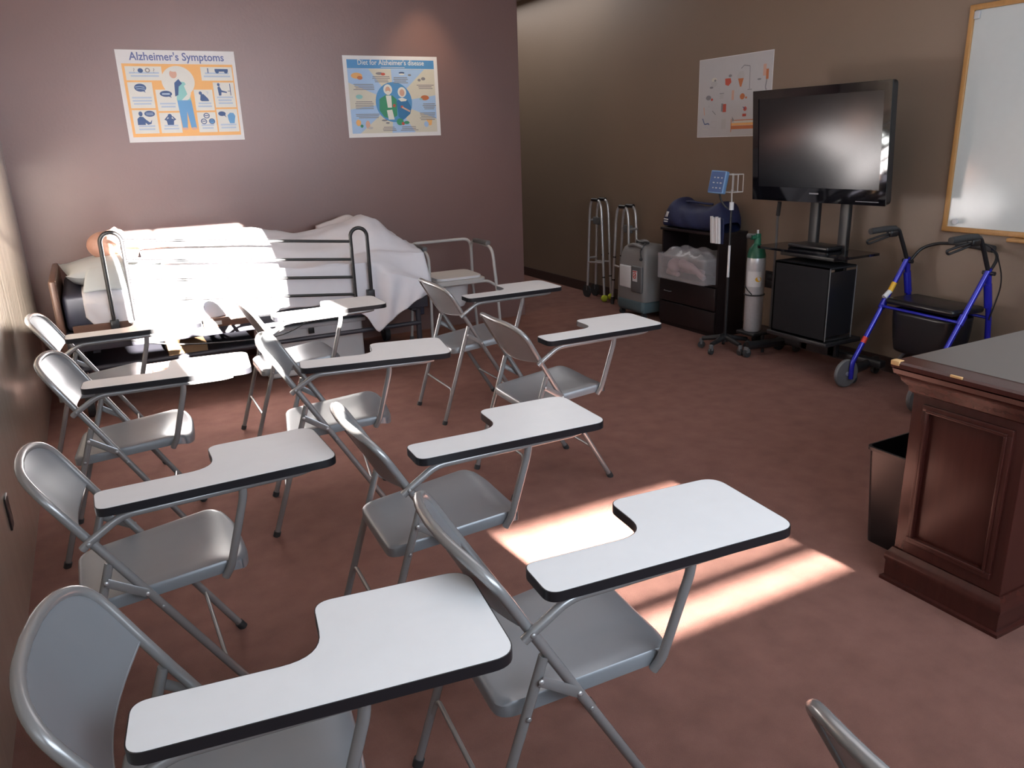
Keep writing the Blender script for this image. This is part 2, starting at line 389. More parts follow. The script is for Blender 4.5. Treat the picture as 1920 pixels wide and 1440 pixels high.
# ------------------------------------------------------------ hospital bed, manikin, bedding
BX0, BX1, BYN, BYF = -.25, 2.06, 5.22, 6.12
bed = thing('hospital_bed', 'dark hospital bed along the purple-brown wall with black half rails', 'bed', (0, 0, 0))
def bedbox(name, a, m='bedframe', bev=.006):
    return MB().box(*a, m, bev).build(name, bed)
bedbox('headboard', (BX0 - .03, BX0 + .01, BYN, BYF, .30, .86), 'wood_br', .012)
bedbox('footboard', (BX1 + .042, BX1 + .08, BYN + .28, BYF, .30, .80), 'navy', .012)
bedbox('side_frame', (BX0, BX1, BYN, BYN + .035, .42, .50))
bedbox('side_frame', (BX0, BX1, BYF - .035, BYF, .42, .50))
MB().box(BX0, BX1, BYN + .03, BYF - .03, .50, .54, 'bedframe').build('mattress_deck', bed)
mb = MB()
for x in (BX0 + .15, 1.0, BX1 - .1): mb.box(x - .02, x + .02, BYN + .03, BYF - .03, .40, .46, 'bedframe')
mb.build('cross_beam', bed)
mb = MB().tube([(BX0 + .05, BYN + .05, .30), (BX1 - .05, BYN + .05, .30)], .016, 'bedframe', 10); mb.tube([(BX0 + .05, BYF - .1, .30), (BX1 - .05, BYF - .1, .30)], .016, 'bedframe', 10)
mb.build('lower_frame', bed)
MB().box(BX0 + .08, .86, BYN + .07, BYF - .12, .275, .292, 'bedframe').build('lower_deck', bed)
for x in (BX0 + .06, BX1 - .06):
    for y in (BYN + .06, BYF - .06):
        l = MB().tube([(x, y, .44), (x, y, .14)], .02, 'bedframe', 12).build('leg', bed)
        w_ = MB().cyl((x - .02, y, .065), (x + .02, y, .065), .065, 'rubber', 24); w_.box(x - .026, x + .026, y - .02, y + .02, .08, .15, 'graydk', .004)
        w_.build('caster', l)
mt = MB().box(BX0 + .02, 1.76, BYN + .02, BYF - .01, .545, .765, 'navy', .03).build('mattress', bed)
# rounded dark wooden side boards under the rail
for xa, xb in ((-.20, .15),):
    pts = round_poly([(xa, .50), (xb, .50), (xb, .585), (xa, .585)], [.005, .04, .04, .005], 6)
    T = Matrix.Translation((0, BYN - .028, 0)) @ Matrix(((1, 0, 0, 0), (0, 0, 1, 0), (0, 1, 0, 0), (0, 0, 0, 1)))
    MB().prism(pts, 0, .022, 'wood_br', T=T).build('side_board', bed)
b_ = MB().box(.52, .82, BYN - .032, BYN - .012, .475, .535, 'wood_br', .004)
b_.build('control_box', bed)
s_ = MB().box(.56, .63, BYN - .034, BYN - .0315, .49, .515, 'paper').build('sticker', bpy.data.objects['control_box']); s_['label'] = 'small white sticker with red print'
# rails: two loops at the ends with four bars between
yr = BYN - .045
def loop(x, wd, zt, zb):
    n = 12; p = [(x, yr, zb)]
    for i in range(n + 1):
        a = math.pi - math.pi * i / n; p.append((x + wd / 2 + math.cos(a) * wd / 2, yr, zt - wd / 2 + math.sin(a) * wd / 2))
    p.append((x + wd, yr, zb)); return p
rail = MB().tube(loop(.025, .115, 1.115, .50), .0125, 'black', 12).build('rail', bed)
MB().box(-.0, .05, yr - .016, yr + .03, .50, .60, 'black', .005).build('clamp', rail)
rail2 = MB().tube(loop(1.515, .115, 1.025, .50), .0125, 'black', 12).build('rail', bed)
MB().box(1.60, 1.65, yr - .016, yr + .03, .50, .60, 'black', .005).build('clamp', rail2)
zs = [(1.065, .94), (.945, .82), (.825, .70), (.705, .582)]
for za, zb in zs: MB().tube([(.145, yr, za), (1.515, yr, zb)], .0095, 'black', 10).build('rail_bar', bed)
# pillow
def pil(sgn):
    def fn(u, v):
        a, b2 = 2 * u - 1, 2 * v - 1
        h = .075 * ((1 - abs(a) ** 2.6) * (1 - abs(b2) ** 2.6)) ** .5
        pull = 1 - .10 * (abs(a * b2)) ** 0
        x = a * .21 * (1 + .10 * b2 * b2); y = b2 * .32 * (1 + .08 * a * a)
        return (x, y, sgn * h + (.05 * abs(a * b2) ** 3))
    return fn
mb = MB(); mb.grid(pil(1), 22, 26, 'pillow'); mb.grid(pil(-1), 22, 26, 'pillow')
p = mb.build('pillow', weld=True); p.location = (.02, 5.68, .855); p.rotation_euler = (0, math.radians(-9), .08)
tag(p, 'pale pillow under the manikin head at the head of the bed', 'pillow')
# bottom sheet hanging at the head end
def fold(x, y, k=1.0): return .012 * k * math.sin(9 * x + 2.5 * y) + .008 * k * math.sin(23 * x - 7 * y + 1.3)
def bs(u, v):
    x = -.12 + .66 * u
    L = v * 1.16
    if L < .80: y = 6.06 - L; z = .775 + .006 * math.sin(14 * x)
    elif L < .86: y = 5.26 - (L - .80) * .6; z = .775 - (L - .80) * .9
    else:
        q = (L - .86) / .30; y = 5.205 + fold(x, q, .6) - .012 * math.sin(3.1 * q); z = .72 - q * (.185 + .02 * math.sin(7 * u) - .10 * max(0, .12 - u) * 8)
        x = x + .05 * (1 - q) * (1 - u) * 0
    return (x, y, z)
mb = MB(); mb.grid(bs, 34, 46, 'sheet'); o = mb.build('bottom_sheet', solid=.004); tag(o, 'pale bottom sheet bunched over the mattress edge below the pillow', 'sheet')
# folded towel lying over the pillow's near side
def tw(u, v):
    x = -.115 + .42 * u + .05 * (1 - v); L = v
    y = 5.42 - .20 * v; z = .885 - .115 * v ** 1.6 + .008 * math.sin(6 * u) ; 
    return (x, y, z)
mb = MB(); mb.grid(tw, 16, 12, 'pillow'); o = mb.build('folded_cloth', solid=.014, sub=1); tag(o, 'folded white cloth draped over the near side of the pillow', 'cloth')
# manikin: one continuous remeshed body (head, neck, torso, arms, bent legs)
HX, HY, HZ = .070, 5.68, 1.0
def ell(mb, c, r, n=18, T=None): mb.ball(c, 1.0, 'skin', n=n, sc_=r, T=T)
mb = MB()
ell(mb, (HX - .015, HY, HZ - .005), (.108, .078, .088), 24)             # skull, crown towards -X
ell(mb, (HX + .035, HY, HZ + .018), (.092, .064, .072), 24)       # face, looking up
ell(mb, (HX + .095, HY, HZ + .025), (.040, .042, .050))           # chin and jaw
ell(mb, (HX + .068, HY, HZ - .010), (.060, .054, .050))
mb.tube([(HX + .030, HY, HZ + .080), (HX + .058, HY, HZ + .098), (HX + .064, HY, HZ + .080)], .011, 'skin', 10, r_end=.014)  # nose
ell(mb, (HX + .078, HY, HZ + .080), (.009, .024, .010)); ell(mb, (HX + .091, HY, HZ + .076), (.008, .021, .010))  # lips
for s_ in (-1, 1):
    ell(mb, (HX + .018, HY + s_ * .028, HZ + .078), (.010, .016, .010))       # brow
    ell(mb, (HX + .036, HY + s_ * .030, HZ + .073), (.009, .014, .009))       # closed eye
    ell(mb, (HX + .022, HY + s_ * .078, HZ + .000), (.030, .009, .020)); ell(mb, (HX + .042, HY + s_ * .076, HZ - .004), (.014, .009, .012))  # ear
mb.tube([(HX + .05, HY, HZ - .02), (HX + .17, HY, HZ - .07)], .052, 'skin', 14)
ell(mb, (.50, 5.70, .885), (.23, .17, .095)); ell(mb, (.80, 5.70, .87), (.26, .145, .085)); ell(mb, (1.06, 5.70, .86), (.15, .165, .082))
for s_ in (-1, 1):
    ell(mb, (.40, 5.70 + s_ * .17, .875), (.07, .06, .06))
    mb.tube([(.40, 5.70 + s_ * .19, .87), (.68, 5.70 + s_ * .23, .835)], .043, 'skin', 12, r_end=.035)
    mb.tube([(.68, 5.70 + s_ * .23, .835), (.93, 5.70 + s_ * .21, .83)], .034, 'skin', 12, r_end=.024)
    ell(mb, (.98, 5.70 + s_ * .21, .825), (.07, .035, .018))
mb.tube([(1.08, 5.79, .86), (1.60, 5.80, .93)], .060, 'skin', 12, r_end=.055); mb.tube([(1.60, 5.80, .93), (1.93, 5.80, .83)], .052, 'skin', 12, r_end=.035)
mb.tube([(1.08, 5.61, .855), (1.52, 5.62, .87)], .060, 'skin', 12, r_end=.052); mb.tube([(1.52, 5.62, .88), (1.86, 5.60, .82)], .05, 'skin', 12, r_end=.035)
ell(mb, (1.95, 5.80, .83), (.05, .035, .055)); ell(mb, (1.90, 5.60, .82), (.05, .035, .055))
man = mb.build('training_manikin'); tag(man, 'pinkish bald training manikin lying in the bed covered to its chin', 'manikin')
md = man.modifiers.new('r', 'REMESH'); md.mode = 'VOXEL'; md.voxel_size = .0065; md.use_smooth_shade = True
md = man.modifiers.new('s', 'SMOOTH'); md.factor = .5; md.iterations = 3
# top sheet
def interp(x, tab):
    for (a, za), (b, zb) in zip(tab, tab[1:]):
        if x <= b:
            t = max(0, (x - a) / (b - a)); t = t * t * (3 - 2 * t) * .6 + t * .4; return za + (zb - za) * t
    return tab[-1][1]
TOP = [(.18, .90), (.25, .935), (.40, .97), (.55, 1.005), (.66, 1.02), (.85, 1.045), (.97, 1.035), (1.12, .995), (1.27, .965), (1.42, .975), (1.63, 1.015), (1.78, 1.062), (1.86, 1.03), (1.97, .93), (2.07, .85)]
LOW = [(.25, .55), (.5, .54), (.9, .53), (1.2, .53), (1.45, .51), (1.58, .42), (1.67, .285), (1.75, .36), (1.85, .44), (1.97, .50), (2.12, .56)]
YL = [(.25, 5.212), (1.45, 5.212), (1.665, 5.212), (1.76, 5.15), (2.12, 5.14)]
def ts(u, v):
    x = .25 + (1.845) * u
    h = interp(x, TOP)
    if v < .62:                         # over the body, wall side to near edge
        q = v / .62; y = 6.08 - q * .86
        d = (y - 5.73) / .37
        bump = max(0, 1 - min(1, abs(d)) ** 1.8)
        sharp = 1 if x < 1.4 else 1 - .25 * min(1, (x - 1.4) / .3)
        drop = .20 * max(0, (x - 1.62) / .47) ** 1.3 * max(0, (q - .87) / .13)
        z = .79 + (h - .79) * bump ** sharp - drop
        if x > 1.5: z = max(z, .772 + (h - .772) * (1 - q * .92) * .93 - drop)
        z += .007 * math.sin(17 * x + 9 * y) * (1 - bump * .6) + .004 * math.sin(40 * y - 6 * x)
    else:                               # hanging side
        q = (v - .62) / .38; ye = interp(x, YL); zl = interp(x, LOW)
        k = min(1, q / .12); y = 5.22 + (ye - 5.22) * k
        amp = .3 + 1.1 * min(1, max(0, (x - 1.66) / .12)); y += (.011 * math.sin(24 * x + 3 * q) + .006 * math.sin(51 * x + 5 * q)) * q * amp
        zt_ = .79 - .20 * max(0, (x - 1.62) / .47) ** 1.3
        z = zt_ + (zl - zt_) * q + .004 * math.sin(30 * x) * q
    return (x, y, z)
mb = MB(); mb.grid(ts, 96, 78, 'sheet'); o = mb.build('top_sheet', solid=.004)
tag(o, 'white top sheet over the manikin, hanging in a point at the bed foot', 'sheet')
# things under the bed
o = MB().box(.92, 1.62, 5.42, 5.85, .002, .36, 'whitepl', .02); b = o.build('storage_bin'); tag(b, 'pale plastic storage bin standing under the foot half of the bed', 'bin')
MB().box(.90, 1.64, 5.40, 5.87, .34, .37, 'whitepl', .008).build('lid', b); MB().box(1.22, 1.26, 5.393, 5.402, .30, .34, 'black', .003).build('latch', b)
b = MB().box(.30, .54, 5.34, 5.62, .293, .35, 'cardboard', .003).build('cardboard_box'); tag(b, 'flat tan cardboard box lying on the lower deck under the bed', 'box')
mb = MB().tube([(.05, 5.19, .47), (.35, 5.17, .40), (.62, 5.16, .375), (1.0, 5.17, .36), (1.25, 5.19, .47)], .0045, 'rubber', 8, round_=.12)
o = mb.build('power_cord'); tag(o, 'thin black power cord hanging below the bed side frame', 'cord')

# ------------------------------------------------------------ commode chair
cm = thing('commode_chair', 'off-white tubular commode chair between bed foot and wall corner', 'commode chair', (2.475, 5.72, 0))
for sx in (-1, 1):
    x = sx * .27
    a = MB().tube([(x, .19, .40), (x, .19, .78), (x, -.20, .755), (x + sx * .015, -.235, .40)], .0125, 'offwhite', 12, round_=.08).build('arm_frame', cm)
    MB().box(x - .022, x + .022, -.14, .12, .765, .80, 'graydk', .012).build('arm_pad', a)
    for y, yy in ((-.235, -.25), (.19, .20)):
        l = MB().tube([(x + (sx * .015 if y < 0 else 0), y, .42), (x + sx * .03, yy, .03)], .0115, 'offwhite', 12).build('leg', cm)
        MB().cyl((x + sx * .03, yy, .04), (x + sx * .032, yy, 0), .018, 'graydk', 14).build('rubber_tip', l)
MB().tube([(-.27, .19, .60), (-.27, .20, .79), (.27, .20, .79), (.27, .19, .60)], .0125, 'offwhite', 12, round_=.07).build('back_bar', cm)
MB().tube([(-.275, -.22, .46), (-.22, -.21, .50), (.22, -.21, .50), (.275, -.22, .46)], .0115, 'offwhite', 12, round_=.05).build('front_bar', cm)
mb = MB(); mb.prism(round_poly([(-.22, -.22), (.20, -.22), (.22, .19), (-.22, .19)], [.05] * 4), .505, .53, 'offwhite'); mb.build('seat', cm)
MB().prism(round_poly([(-.20, -.20), (.18, -.20), (.20, .17), (-.20, .17)], [.07] * 4), .532, .55, 'whitepl').build('lid', cm)
MB().lathe([(.10, 0), (.125, .05), (.14, .20)], 'whitepl', 24, c=(-.02, -.02, .30)).build('bucket', cm)

# ------------------------------------------------------------ posters on the walls
def seg(path, w_):   # thin strip polygon list
    out = []
    for a, b in zip(path, path[1:]):
        a = Vector(a); b = Vector(b); d = (b - a).normalized(); n = Vector((-d.y, d.x)) * w_ / 2
        out.append([(a + n)[:], (b + n)[:], (b - n)[:], (a - n)[:]])
    return out
class Print:
    def __init__(s, T): s.mb = MB(); s.T = T; s.k = 0
    def z(s): s.k += 1; return .0022 + s.k * .000012
    def poly(s, pts, m): z = s.z(); s.mb.add([(x, y, z) for x, y in pts], [tuple(range(len(pts)))], m, False, s.T)
    def rect(s, x0, y0, x1, y1, m): s.poly([(x0, y0), (x1, y0), (x1, y1), (x0, y1)], m)
    def disc(s, x, y, rx, ry, m, n=28): s.poly([(x + rx * math.cos(2 * math.pi * i / n), y + ry * math.sin(2 * math.pi * i / n)) for i in range(n)], m)
    def line(s, path, w_, m):
        for q in seg(path, w_): s.poly(q, m)
    def text(s, body, size, x, y, m, bold=0, sx=1.0):
        z = s.z(); s.mb.text(body, size, m, s.T @ Matrix.Translation((x, y, z)), bold=bold, sx=sx)
    def lines(s, x0, x1, y, n, dy, h, m, jit=.12):
        for i in range(n):
            a = (x1 - x0) * random.uniform(0, jit); s.rect(x0 + a, y - i * dy - h, x1 - a * random.uniform(.4, 1.5), y - i * dy, m)
def wallT(axis, a, b, z):
    if axis == 'back': return Matrix(((1, 0, 0, a), (0, 0, -1, YB), (0, 1, 0, z), (0, 0, 0, 1)))
    return Matrix(((0, 0, -1, XR), (-1, 0, 0, b), (0, 1, 0, z), (0, 0, 0, 1)))
def poster(name, T, W_, H_, label):
    t = MB().box(0, W_, 0, H_, 0, .002, 'paper', T=T).build(name); tag(t, label, 'poster', None); return t
# 1: symptoms
W_, H_ = .772, .60; T = wallT('back', .331, 0, 1.622)
p1 = poster('symptoms_poster', T, W_, H_, 'white and orange poster titled Alzheimer\'s Symptoms on the purple-brown wall')
P = Print(T)
P.rect(.028, .035, W_ - .022, .512, 'p_orange')
P.text("Alzheimer's Symptoms", .072, W_ / 2 + .005, .535, 'p_title', bold=.0012, sx=.93)
cards = [(.045, .405, .275, .495), (.53, .405, .742, .495), (.045, .225, .20, .393), (.60, .225, .742, .393), (.045, .058, .20, .213), (.60, .058, .742, .213),
         (.215, .205, .352, .345), (.465, .205, .59, .345), (.215, .058, .352, .193), (.465, .058, .59, .193)]
for c in cards:
    P.rect(*c, 'p_cream')
    n = 3 if c[3] - c[1] > .16 else 2
    P.lines(c[0] + .015, c[2] - .015, c[1] + .014 + n * .020, n, .020, .011, 'p_line')
P.disc(.372, .400, .108, .10, 'p_cream', 40)
P.poly([(.345, .275), (.352, .345), (.365, .40), (.41, .395), (.432, .36), (.44, .275)], 'p_teal')
P.poly([(.338, .30), (.345, .39), (.375, .415), (.395, .385), (.37, .365), (.36, .31)], 'p_navy')
P.poly([(.372, .27), (.42, .315), (.405, .37), (.425, .385), (.445, .32), (.43, .285), (.385, .258)], 'p_cream')
P.disc(.345, .447, .024, .028, 'p_skin'); P.disc(.352, .472, .024, .010, 'p_cream')
P.poly([(.347, .275), (.44, .275), (.452, .09), (.415, .09), (.402, .20), (.392, .09), (.358, .09)], 'p_jeans')
P.disc(.375, .085, .02, .008, 'p_skin'); P.disc(.435, .085, .02, .008, 'p_skin')
P.text('?', .04, .10, .455, 'p_gray'); P.text('?', .04, .225, .455, 'p_gray'); P.disc(.14, .468, .017, .015, 'p_navy'); P.disc(.185, .470, .016, .015, 'p_gray'); P.disc(.185, .470, .009, .009, 'p_cream')
P.rect(.575, .455, .582, .487, 'p_navy'); P.rect(.625, .465, .715, .483, 'p_navy'); P.disc(.64, .463, .012, .01, 'p_navy'); P.disc(.70, .463, .012, .01, 'p_navy')
P.disc(.122, .358, .038, .026, 'p_navy'); P.line([(.09, .362), (.12, .366), (.15, .36)], .004, 'p_line'); P.line([(.095, .35), (.12, .352), (.152, .348)], .004, 'p_line'); P.poly([(.13, .34), (.152, .325), (.145, .345)], 'p_navy')
P.disc(.28, .318, .04, .02, 'p_navy'); P.rect(.255, .312, .305, .322, 'p_line'); P.poly([(.29, .303), (.315, .292), (.305, .31)], 'p_navy')
P.poly([(.50, .275), (.508, .318), (.528, .315), (.555, .285), (.56, .268), (.51, .268)], 'p_navy'); P.disc(.507, .322, .011, .011, 'p_navy'); P.line([(.545, .33), (.56, .33), (.555, .315)], .003, 'p_line')
P.disc(.637, .378, .009, .011, 'p_navy'); P.poly([(.632, .305), (.628, .36), (.642, .368), (.655, .34), (.69, .33), (.688, .322), (.652, .328), (.648, .305)], 'p_navy'); P.rect(.712, .305, .717, .385, 'p_navy'); P.line([(.695, .335), (.714, .335)], .004, 'p_navy')
P.disc(.097, .188, .013, .016, 'p_navy'); P.poly([(.07, .115), (.072, .155), (.088, .17), (.11, .168), (.128, .148), (.15, .13), (.165, .15), (.158, .122), (.135, .115), (.12, .13), (.12, .115)], 'p_navy')
P.disc(.155, .188, .034, .020, 'p_navy'); P.rect(.132, .190, .178, .194, 'p_line'); P.rect(.132, .180, .178, .184, 'p_line')
P.disc(.283, .17, .014, .016, 'p_navy'); P.poly([(.262, .112), (.258, .14), (.244, .148), (.268, .172), (.272, .168), (.258, .148), (.272, .156), (.294, .156), (.308, .148), (.296, .168), (.30, .172), (.322, .148), (.306, .14), (.302, .112)], 'p_navy')
for a, b in ((.528, .170), (.505, .132), (.56, .132)): P.disc(a, b, .021, .019, 'p_navy'); P.disc(a, b, .015, .013, 'p_cream' if (a, b) != (.56, .132) else 'p_jeans'); P.rect(a - .013, b - .002, a + .013, b + .004, 'p_navy')
P.disc(.635, .182, .026, .016, 'p_navy'); P.poly([(.645, .172), (.665, .155), (.655, .175)], 'p_navy'); P.poly([(.683, .115), (.675, .14), (.672, .17), (.69, .188), (.715, .186), (.726, .165), (.72, .14), (.715, .115)], 'p_jeans')
P.mb.build('printed_artwork', p1)
# 2: diet
W_, H_ = .778, .60; T = wallT('back', 1.894, 0, 1.612)
p2 = poster('diet_poster', T, W_, H_, 'white and blue poster titled Diet for Alzheimer\'s disease on the purple-brown wall')
P = Print(T); cx, cy = .39, .26
rx0, ry0, rx1, ry1 = .03, .03, W_ - .03, .505
P.rect(rx0, ry0, rx1, ry1, 'p_lblue')
def edge(a):
    d = (math.cos(a), math.sin(a)); t = 9
    for q, lo, hi in ((0, rx0, rx1), (1, ry0, ry1)):
        c0 = (cx, cy)[q]
        if d[q] > 1e-6: t = min(t, (hi - c0) / d[q])
        if d[q] < -1e-6: t = min(t, (lo - c0) / d[q])
    return (cx + d[0] * t, cy + d[1] * t)
corner = [(rx1, ry1), (rx0, ry1), (rx0, ry0), (rx1, ry0)]
angs = [8, 42, 92, 128, 158, 188, 218, 262, 306, 340]
for i, (a0, a1) in enumerate(zip(angs, angs[1:] + [368])):
    if i % 2 == 0:
        pts = [(cx, cy), edge(math.radians(a0))]
        for c in corner:
            an = math.degrees(math.atan2(c[1] - cy, c[0] - cx)) % 360
            if a0 < an < a1: pts.append(c)
        pts.append(edge(math.radians(a1))); P.poly(pts, 'p_beige')
P.rect(.03, .508, W_ - .03, .572, 'p_blue'); P.text("Diet for Alzheimer's disease", .052, W_ / 2, .535, 'p_cream', bold=.0006, sx=.93); P.lines(.30, .50, .520, 1, .01, .006, 'p_line', .02)
P.disc(cx, cy, .152, .150, 'p_blue', 44)
P.poly([(.265, .20), (.27, .285), (.325, .315), (.38, .31), (.415, .28), (.41, .16), (.36, .135), (.30, .15)], 'p_green'); P.poly([(.325, .31), (.37, .31), (.37, .22), (.335, .22)], 'p_cream')
P.poly([(.325, .20), (.37, .205), (.385, .13), (.335, .13)], 'p_cream')
P.poly([(.41, .27), (.445, .285), (.50, .28), (.535, .22), (.52, .17), (.455, .125), (.42, .15)], 'p_dblue'); P.poly([(.425, .285), (.46, .295), (.50, .28), (.49, .268), (.45, .265)], 'p_cream')
for a, b in ((.345, .355), (.462, .335)): P.disc(a, b, .036, .038, 'p_cream'); P.disc(a, b - .004, .021, .026, 'p_skin'); 
P.disc(.345, .330, .02, .016, 'p_cream'); P.disc(.39, .235, .012, .012, 'p_red'); P.disc(.455, .225, .012, .010, 'p_red'); P.line([(.455, .222), (.52, .19)], .012, 'p_skin')
food = [(.10, .455, .045, .022, 'p_orange'), (.125, .440, .022, .014, 'p_rust'), (.285, .472, .03, .010, 'p_gray'), (.315, .468, .018, .010, 'p_red'), (.47, .478, .024, .007, 'p_navy'), (.47, .468, .024, .006, 'p_cream'), (.535, .462, .014, .007, 'p_gray'),
        (.655, .432, .038, .022, 'p_beige'), (.65, .435, .018, .012, 'p_gray'), (.615, .425, .013, .010, 'p_gray'), (.108, .302, .028, .016, 'p_teal'), (.16, .295, .03, .007, 'p_beige'), (.655, .292, .036, .019, 'p_rust'), (.62, .283, .014, .007, 'p_teal'),
        (.085, .11, .020, .024, 'p_orange'), (.16, .095, .018, .03, 'p_skin'), (.11, .085, .012, .012, 'p_green'), (.18, .07, .02, .01, 'p_lgray'), (.30, .125, .024, .007, 'p_gray'), (.325, .105, .016, .007, 'p_gray'), (.43, .112, .030, .026, 'p_green'), (.455, .098, .014, .012, 'p_red'), (.485, .105, .024, .012, 'p_green')]
for q in food: P.disc(*q[:4], q[4])
P.poly([(.655, .13), (.71, .128), (.70, .082), (.675, .08)], 'p_orange'); P.disc(.655, .09, .02, .022, 'p_lblue')
for (x0, x1, y, n) in [(.055, .25, .395, 4), (.225, .37, .452, 4), (.385, .53, .445, 4), (.59, .74, .390, 3), (.07, .22, .268, 5), (.63, .75, .248, 4), (.06, .27, .175, 3), (.60, .74, .178, 5), (.27, .40, .075, 3), (.42, .59, .075, 3)]:
    P.lines(x0, x1, y, n, .0125, .0055, 'p_gray', .15)
P.mb.build('printed_artwork', p2)
# 3: equipment chart on the tan wall
W_, H_ = .79, .59; T = wallT('right', 0, 5.215, 1.525)
p3 = poster('equipment_poster', T, W_, H_, 'white poster of small medical drawings, partly hidden behind the television')
P = Print(T)
P.rect(.004, .004, .786, .586, 'chart')
P.line([(.47, .49), (.50, .51), (.56, .50), (.565, .34)], .006, 'p_gray'); P.poly([(.43, .44), (.455, .47), (.49, .47), (.51, .44), (.48, .36), (.465, .36)], 'p_lgray'); P.poly([(.44, .42), (.50, .42), (.478, .36), (.465, .36)], 'p_rust'); P.line([(.545, .335), (.59, .335)], .005, 'p_gray')
P.poly([(.30, .43), (.36, .43), (.37, .40), (.34, .375), (.305, .385)], 'p_red'); P.disc(.355, .447, .018, .010, 'p_gray'); P.disc(.18, .43, .03, .016, 'p_beige'); P.disc(.18, .40, .035, .02, 'p_lgray'); P.disc(.15, .375, .02, .008, 'p_gray'); P.disc(.19, .425, .012, .008, 'p_gray')
P.rect(.695, .42, .725, .50, 'p_skin'); P.rect(.725, .395, .75, .465, 'p_rust'); P.line([(.735, .395), (.725, .34), (.735, .32)], .01, 'p_gray'); P.disc(.66, .40, .02, .006, 'p_gray')
P.disc(.12, .30, .03, .018, 'p_gray'); P.disc(.16, .285, .014, .010, 'p_red'); P.rect(.25, .285, .29, .32, 'p_lgray'); P.rect(.245, .322, .295, .327, 'p_gray'); P.rect(.38, .27, .405, .34, 'p_skin'); P.disc(.495, .29, .026, .022, 'p_rust'); P.disc(.535, .28, .01, .008, 'p_rust')
P.rect(.285, .185, .325, .245, 'p_red'); P.rect(.27, .19, .29, .25, 'p_gray'); P.line([(.07, .23), (.08, .17)], .01, 'p_skin'); P.line([(.17, .20), (.21, .17)], .006, 'p_gray'); P.disc(.13, .235, .007, .01, 'p_lgray')
P.line([(.06, .145), (.085, .10), (.13, .105), (.14, .095)], .008, 'p_navy'); P.line([(.16, .07), (.16, .115), (.22, .12), (.22, .07), (.16, .08)], .004, 'p_lgray'); P.rect(.28, .06, .33, .135, 'p_lgray'); P.line([(.06, .065), (.13, .06)], .004, 'p_beige')
P.disc(.53, .20, .018, .016, 'p_red'); P.line([(.505, .215), (.53, .20)], .006, 'p_navy'); P.rect(.505, .145, .545, .165, 'p_red')
P.rect(.39, .055, .72, .08, 'p_rust'); P.rect(.39, .082, .72, .10, 'p_orange'); P.rect(.42, .102, .72, .115, 'p_beige'); P.rect(.42, .117, .72, .123, 'p_rust'); P.rect(.385, .035, .392, .13, 'p_rust'); P.poly([(.395, .15), (.42, .12), (.40, .11)], 'p_gray')
P.rect(.39, .008, .72, .012, 'p_lgray')
P.mb.build('printed_artwork', p3)

# ------------------------------------------------------------ whiteboard, outlet, downlight
wb = thing('whiteboard', 'large white dry-erase board with oak frame on the right wall', 'whiteboard', (XR, 2.975, .95))
WY = -1.83; WH = 1.235
MB().box(-.012, -.001, WY, 0, 0, WH, 'wboard').build('writing_surface', wb)
fr = MB()
fr.box(-.024, -.001, -.028, 0, 0, WH, 'oak', .004); fr.box(-.024, -.001, WY, WY + .028, 0, WH, 'oak', .004)
fr.box(-.0245, -.001, WY, 0, 0, .03, 'oak', .004); fr.box(-.0245, -.001, WY, 0, WH - .03, WH, 'oak', .004); fr.build('frame', wb)
MB().box(-.075, -.001, WY + .2, -.42, -.022, -.002, 'oak', .004).build('marker_tray', wb)
MB().box(-.027, -.012, -.06, -.03, WH - .075, WH - .035, 'p_lgray', .003).build('corner_clip', wb)
MB().tube([(-.012, -.075, .06), (-.022, -.075, .06)], .016, 'whitepl', 18).build('magnet', wb)
o = MB().box(XR - .006, XR - .0005, 4.275, 4.37, .405, .535, 'blackpl', .002).build('outlet_plate'); tag(o, 'black outlet plate low on the tan wall between oxygen tank and TV stand', 'outlet')
MB().box(XR - .009, XR - .005, 4.30, 4.345, .425, .46, 'black', .002).build('socket', o); MB().box(XR - .009, XR - .005, 4.30, 4.345, .48, .515, 'black', .002).build('socket', o)
o = MB().lathe([(.10, 0), (.105, .004), (.085, .012)], 'whitepl', 28).build('downlight'); o.location = (2.55, 5.86, ZC - .013); tag(o, 'round recessed ceiling downlight washing the back wall above the right poster', 'light')
MB().lathe([(.07, -.001), (.07, .001)], 'lamp', 24).build('bulb', o)
sp = bpy.data.lights.new('downlight_beam', 'SPOT'); sp.energy = 30; sp.color = (1, .74, .48); sp.spot_size = math.radians(62); sp.spot_blend = .8; sp.shadow_soft_size = .05
so = bpy.data.objects.new('downlight_beam', sp); COL.objects.link(so); so.location = (2.55, 5.86, ZC - .04)
so.rotation_euler = (math.radians(14), 0, 0)
o = MB().box(0, .006, -.035, .035, -.06, .06, 'blackpl', .002).build('wall_plate'); o.location = (XL + .0005, 3.05, .36); tag(o, 'small dark outlet plate low on the left wall behind the second chair', 'outlet')

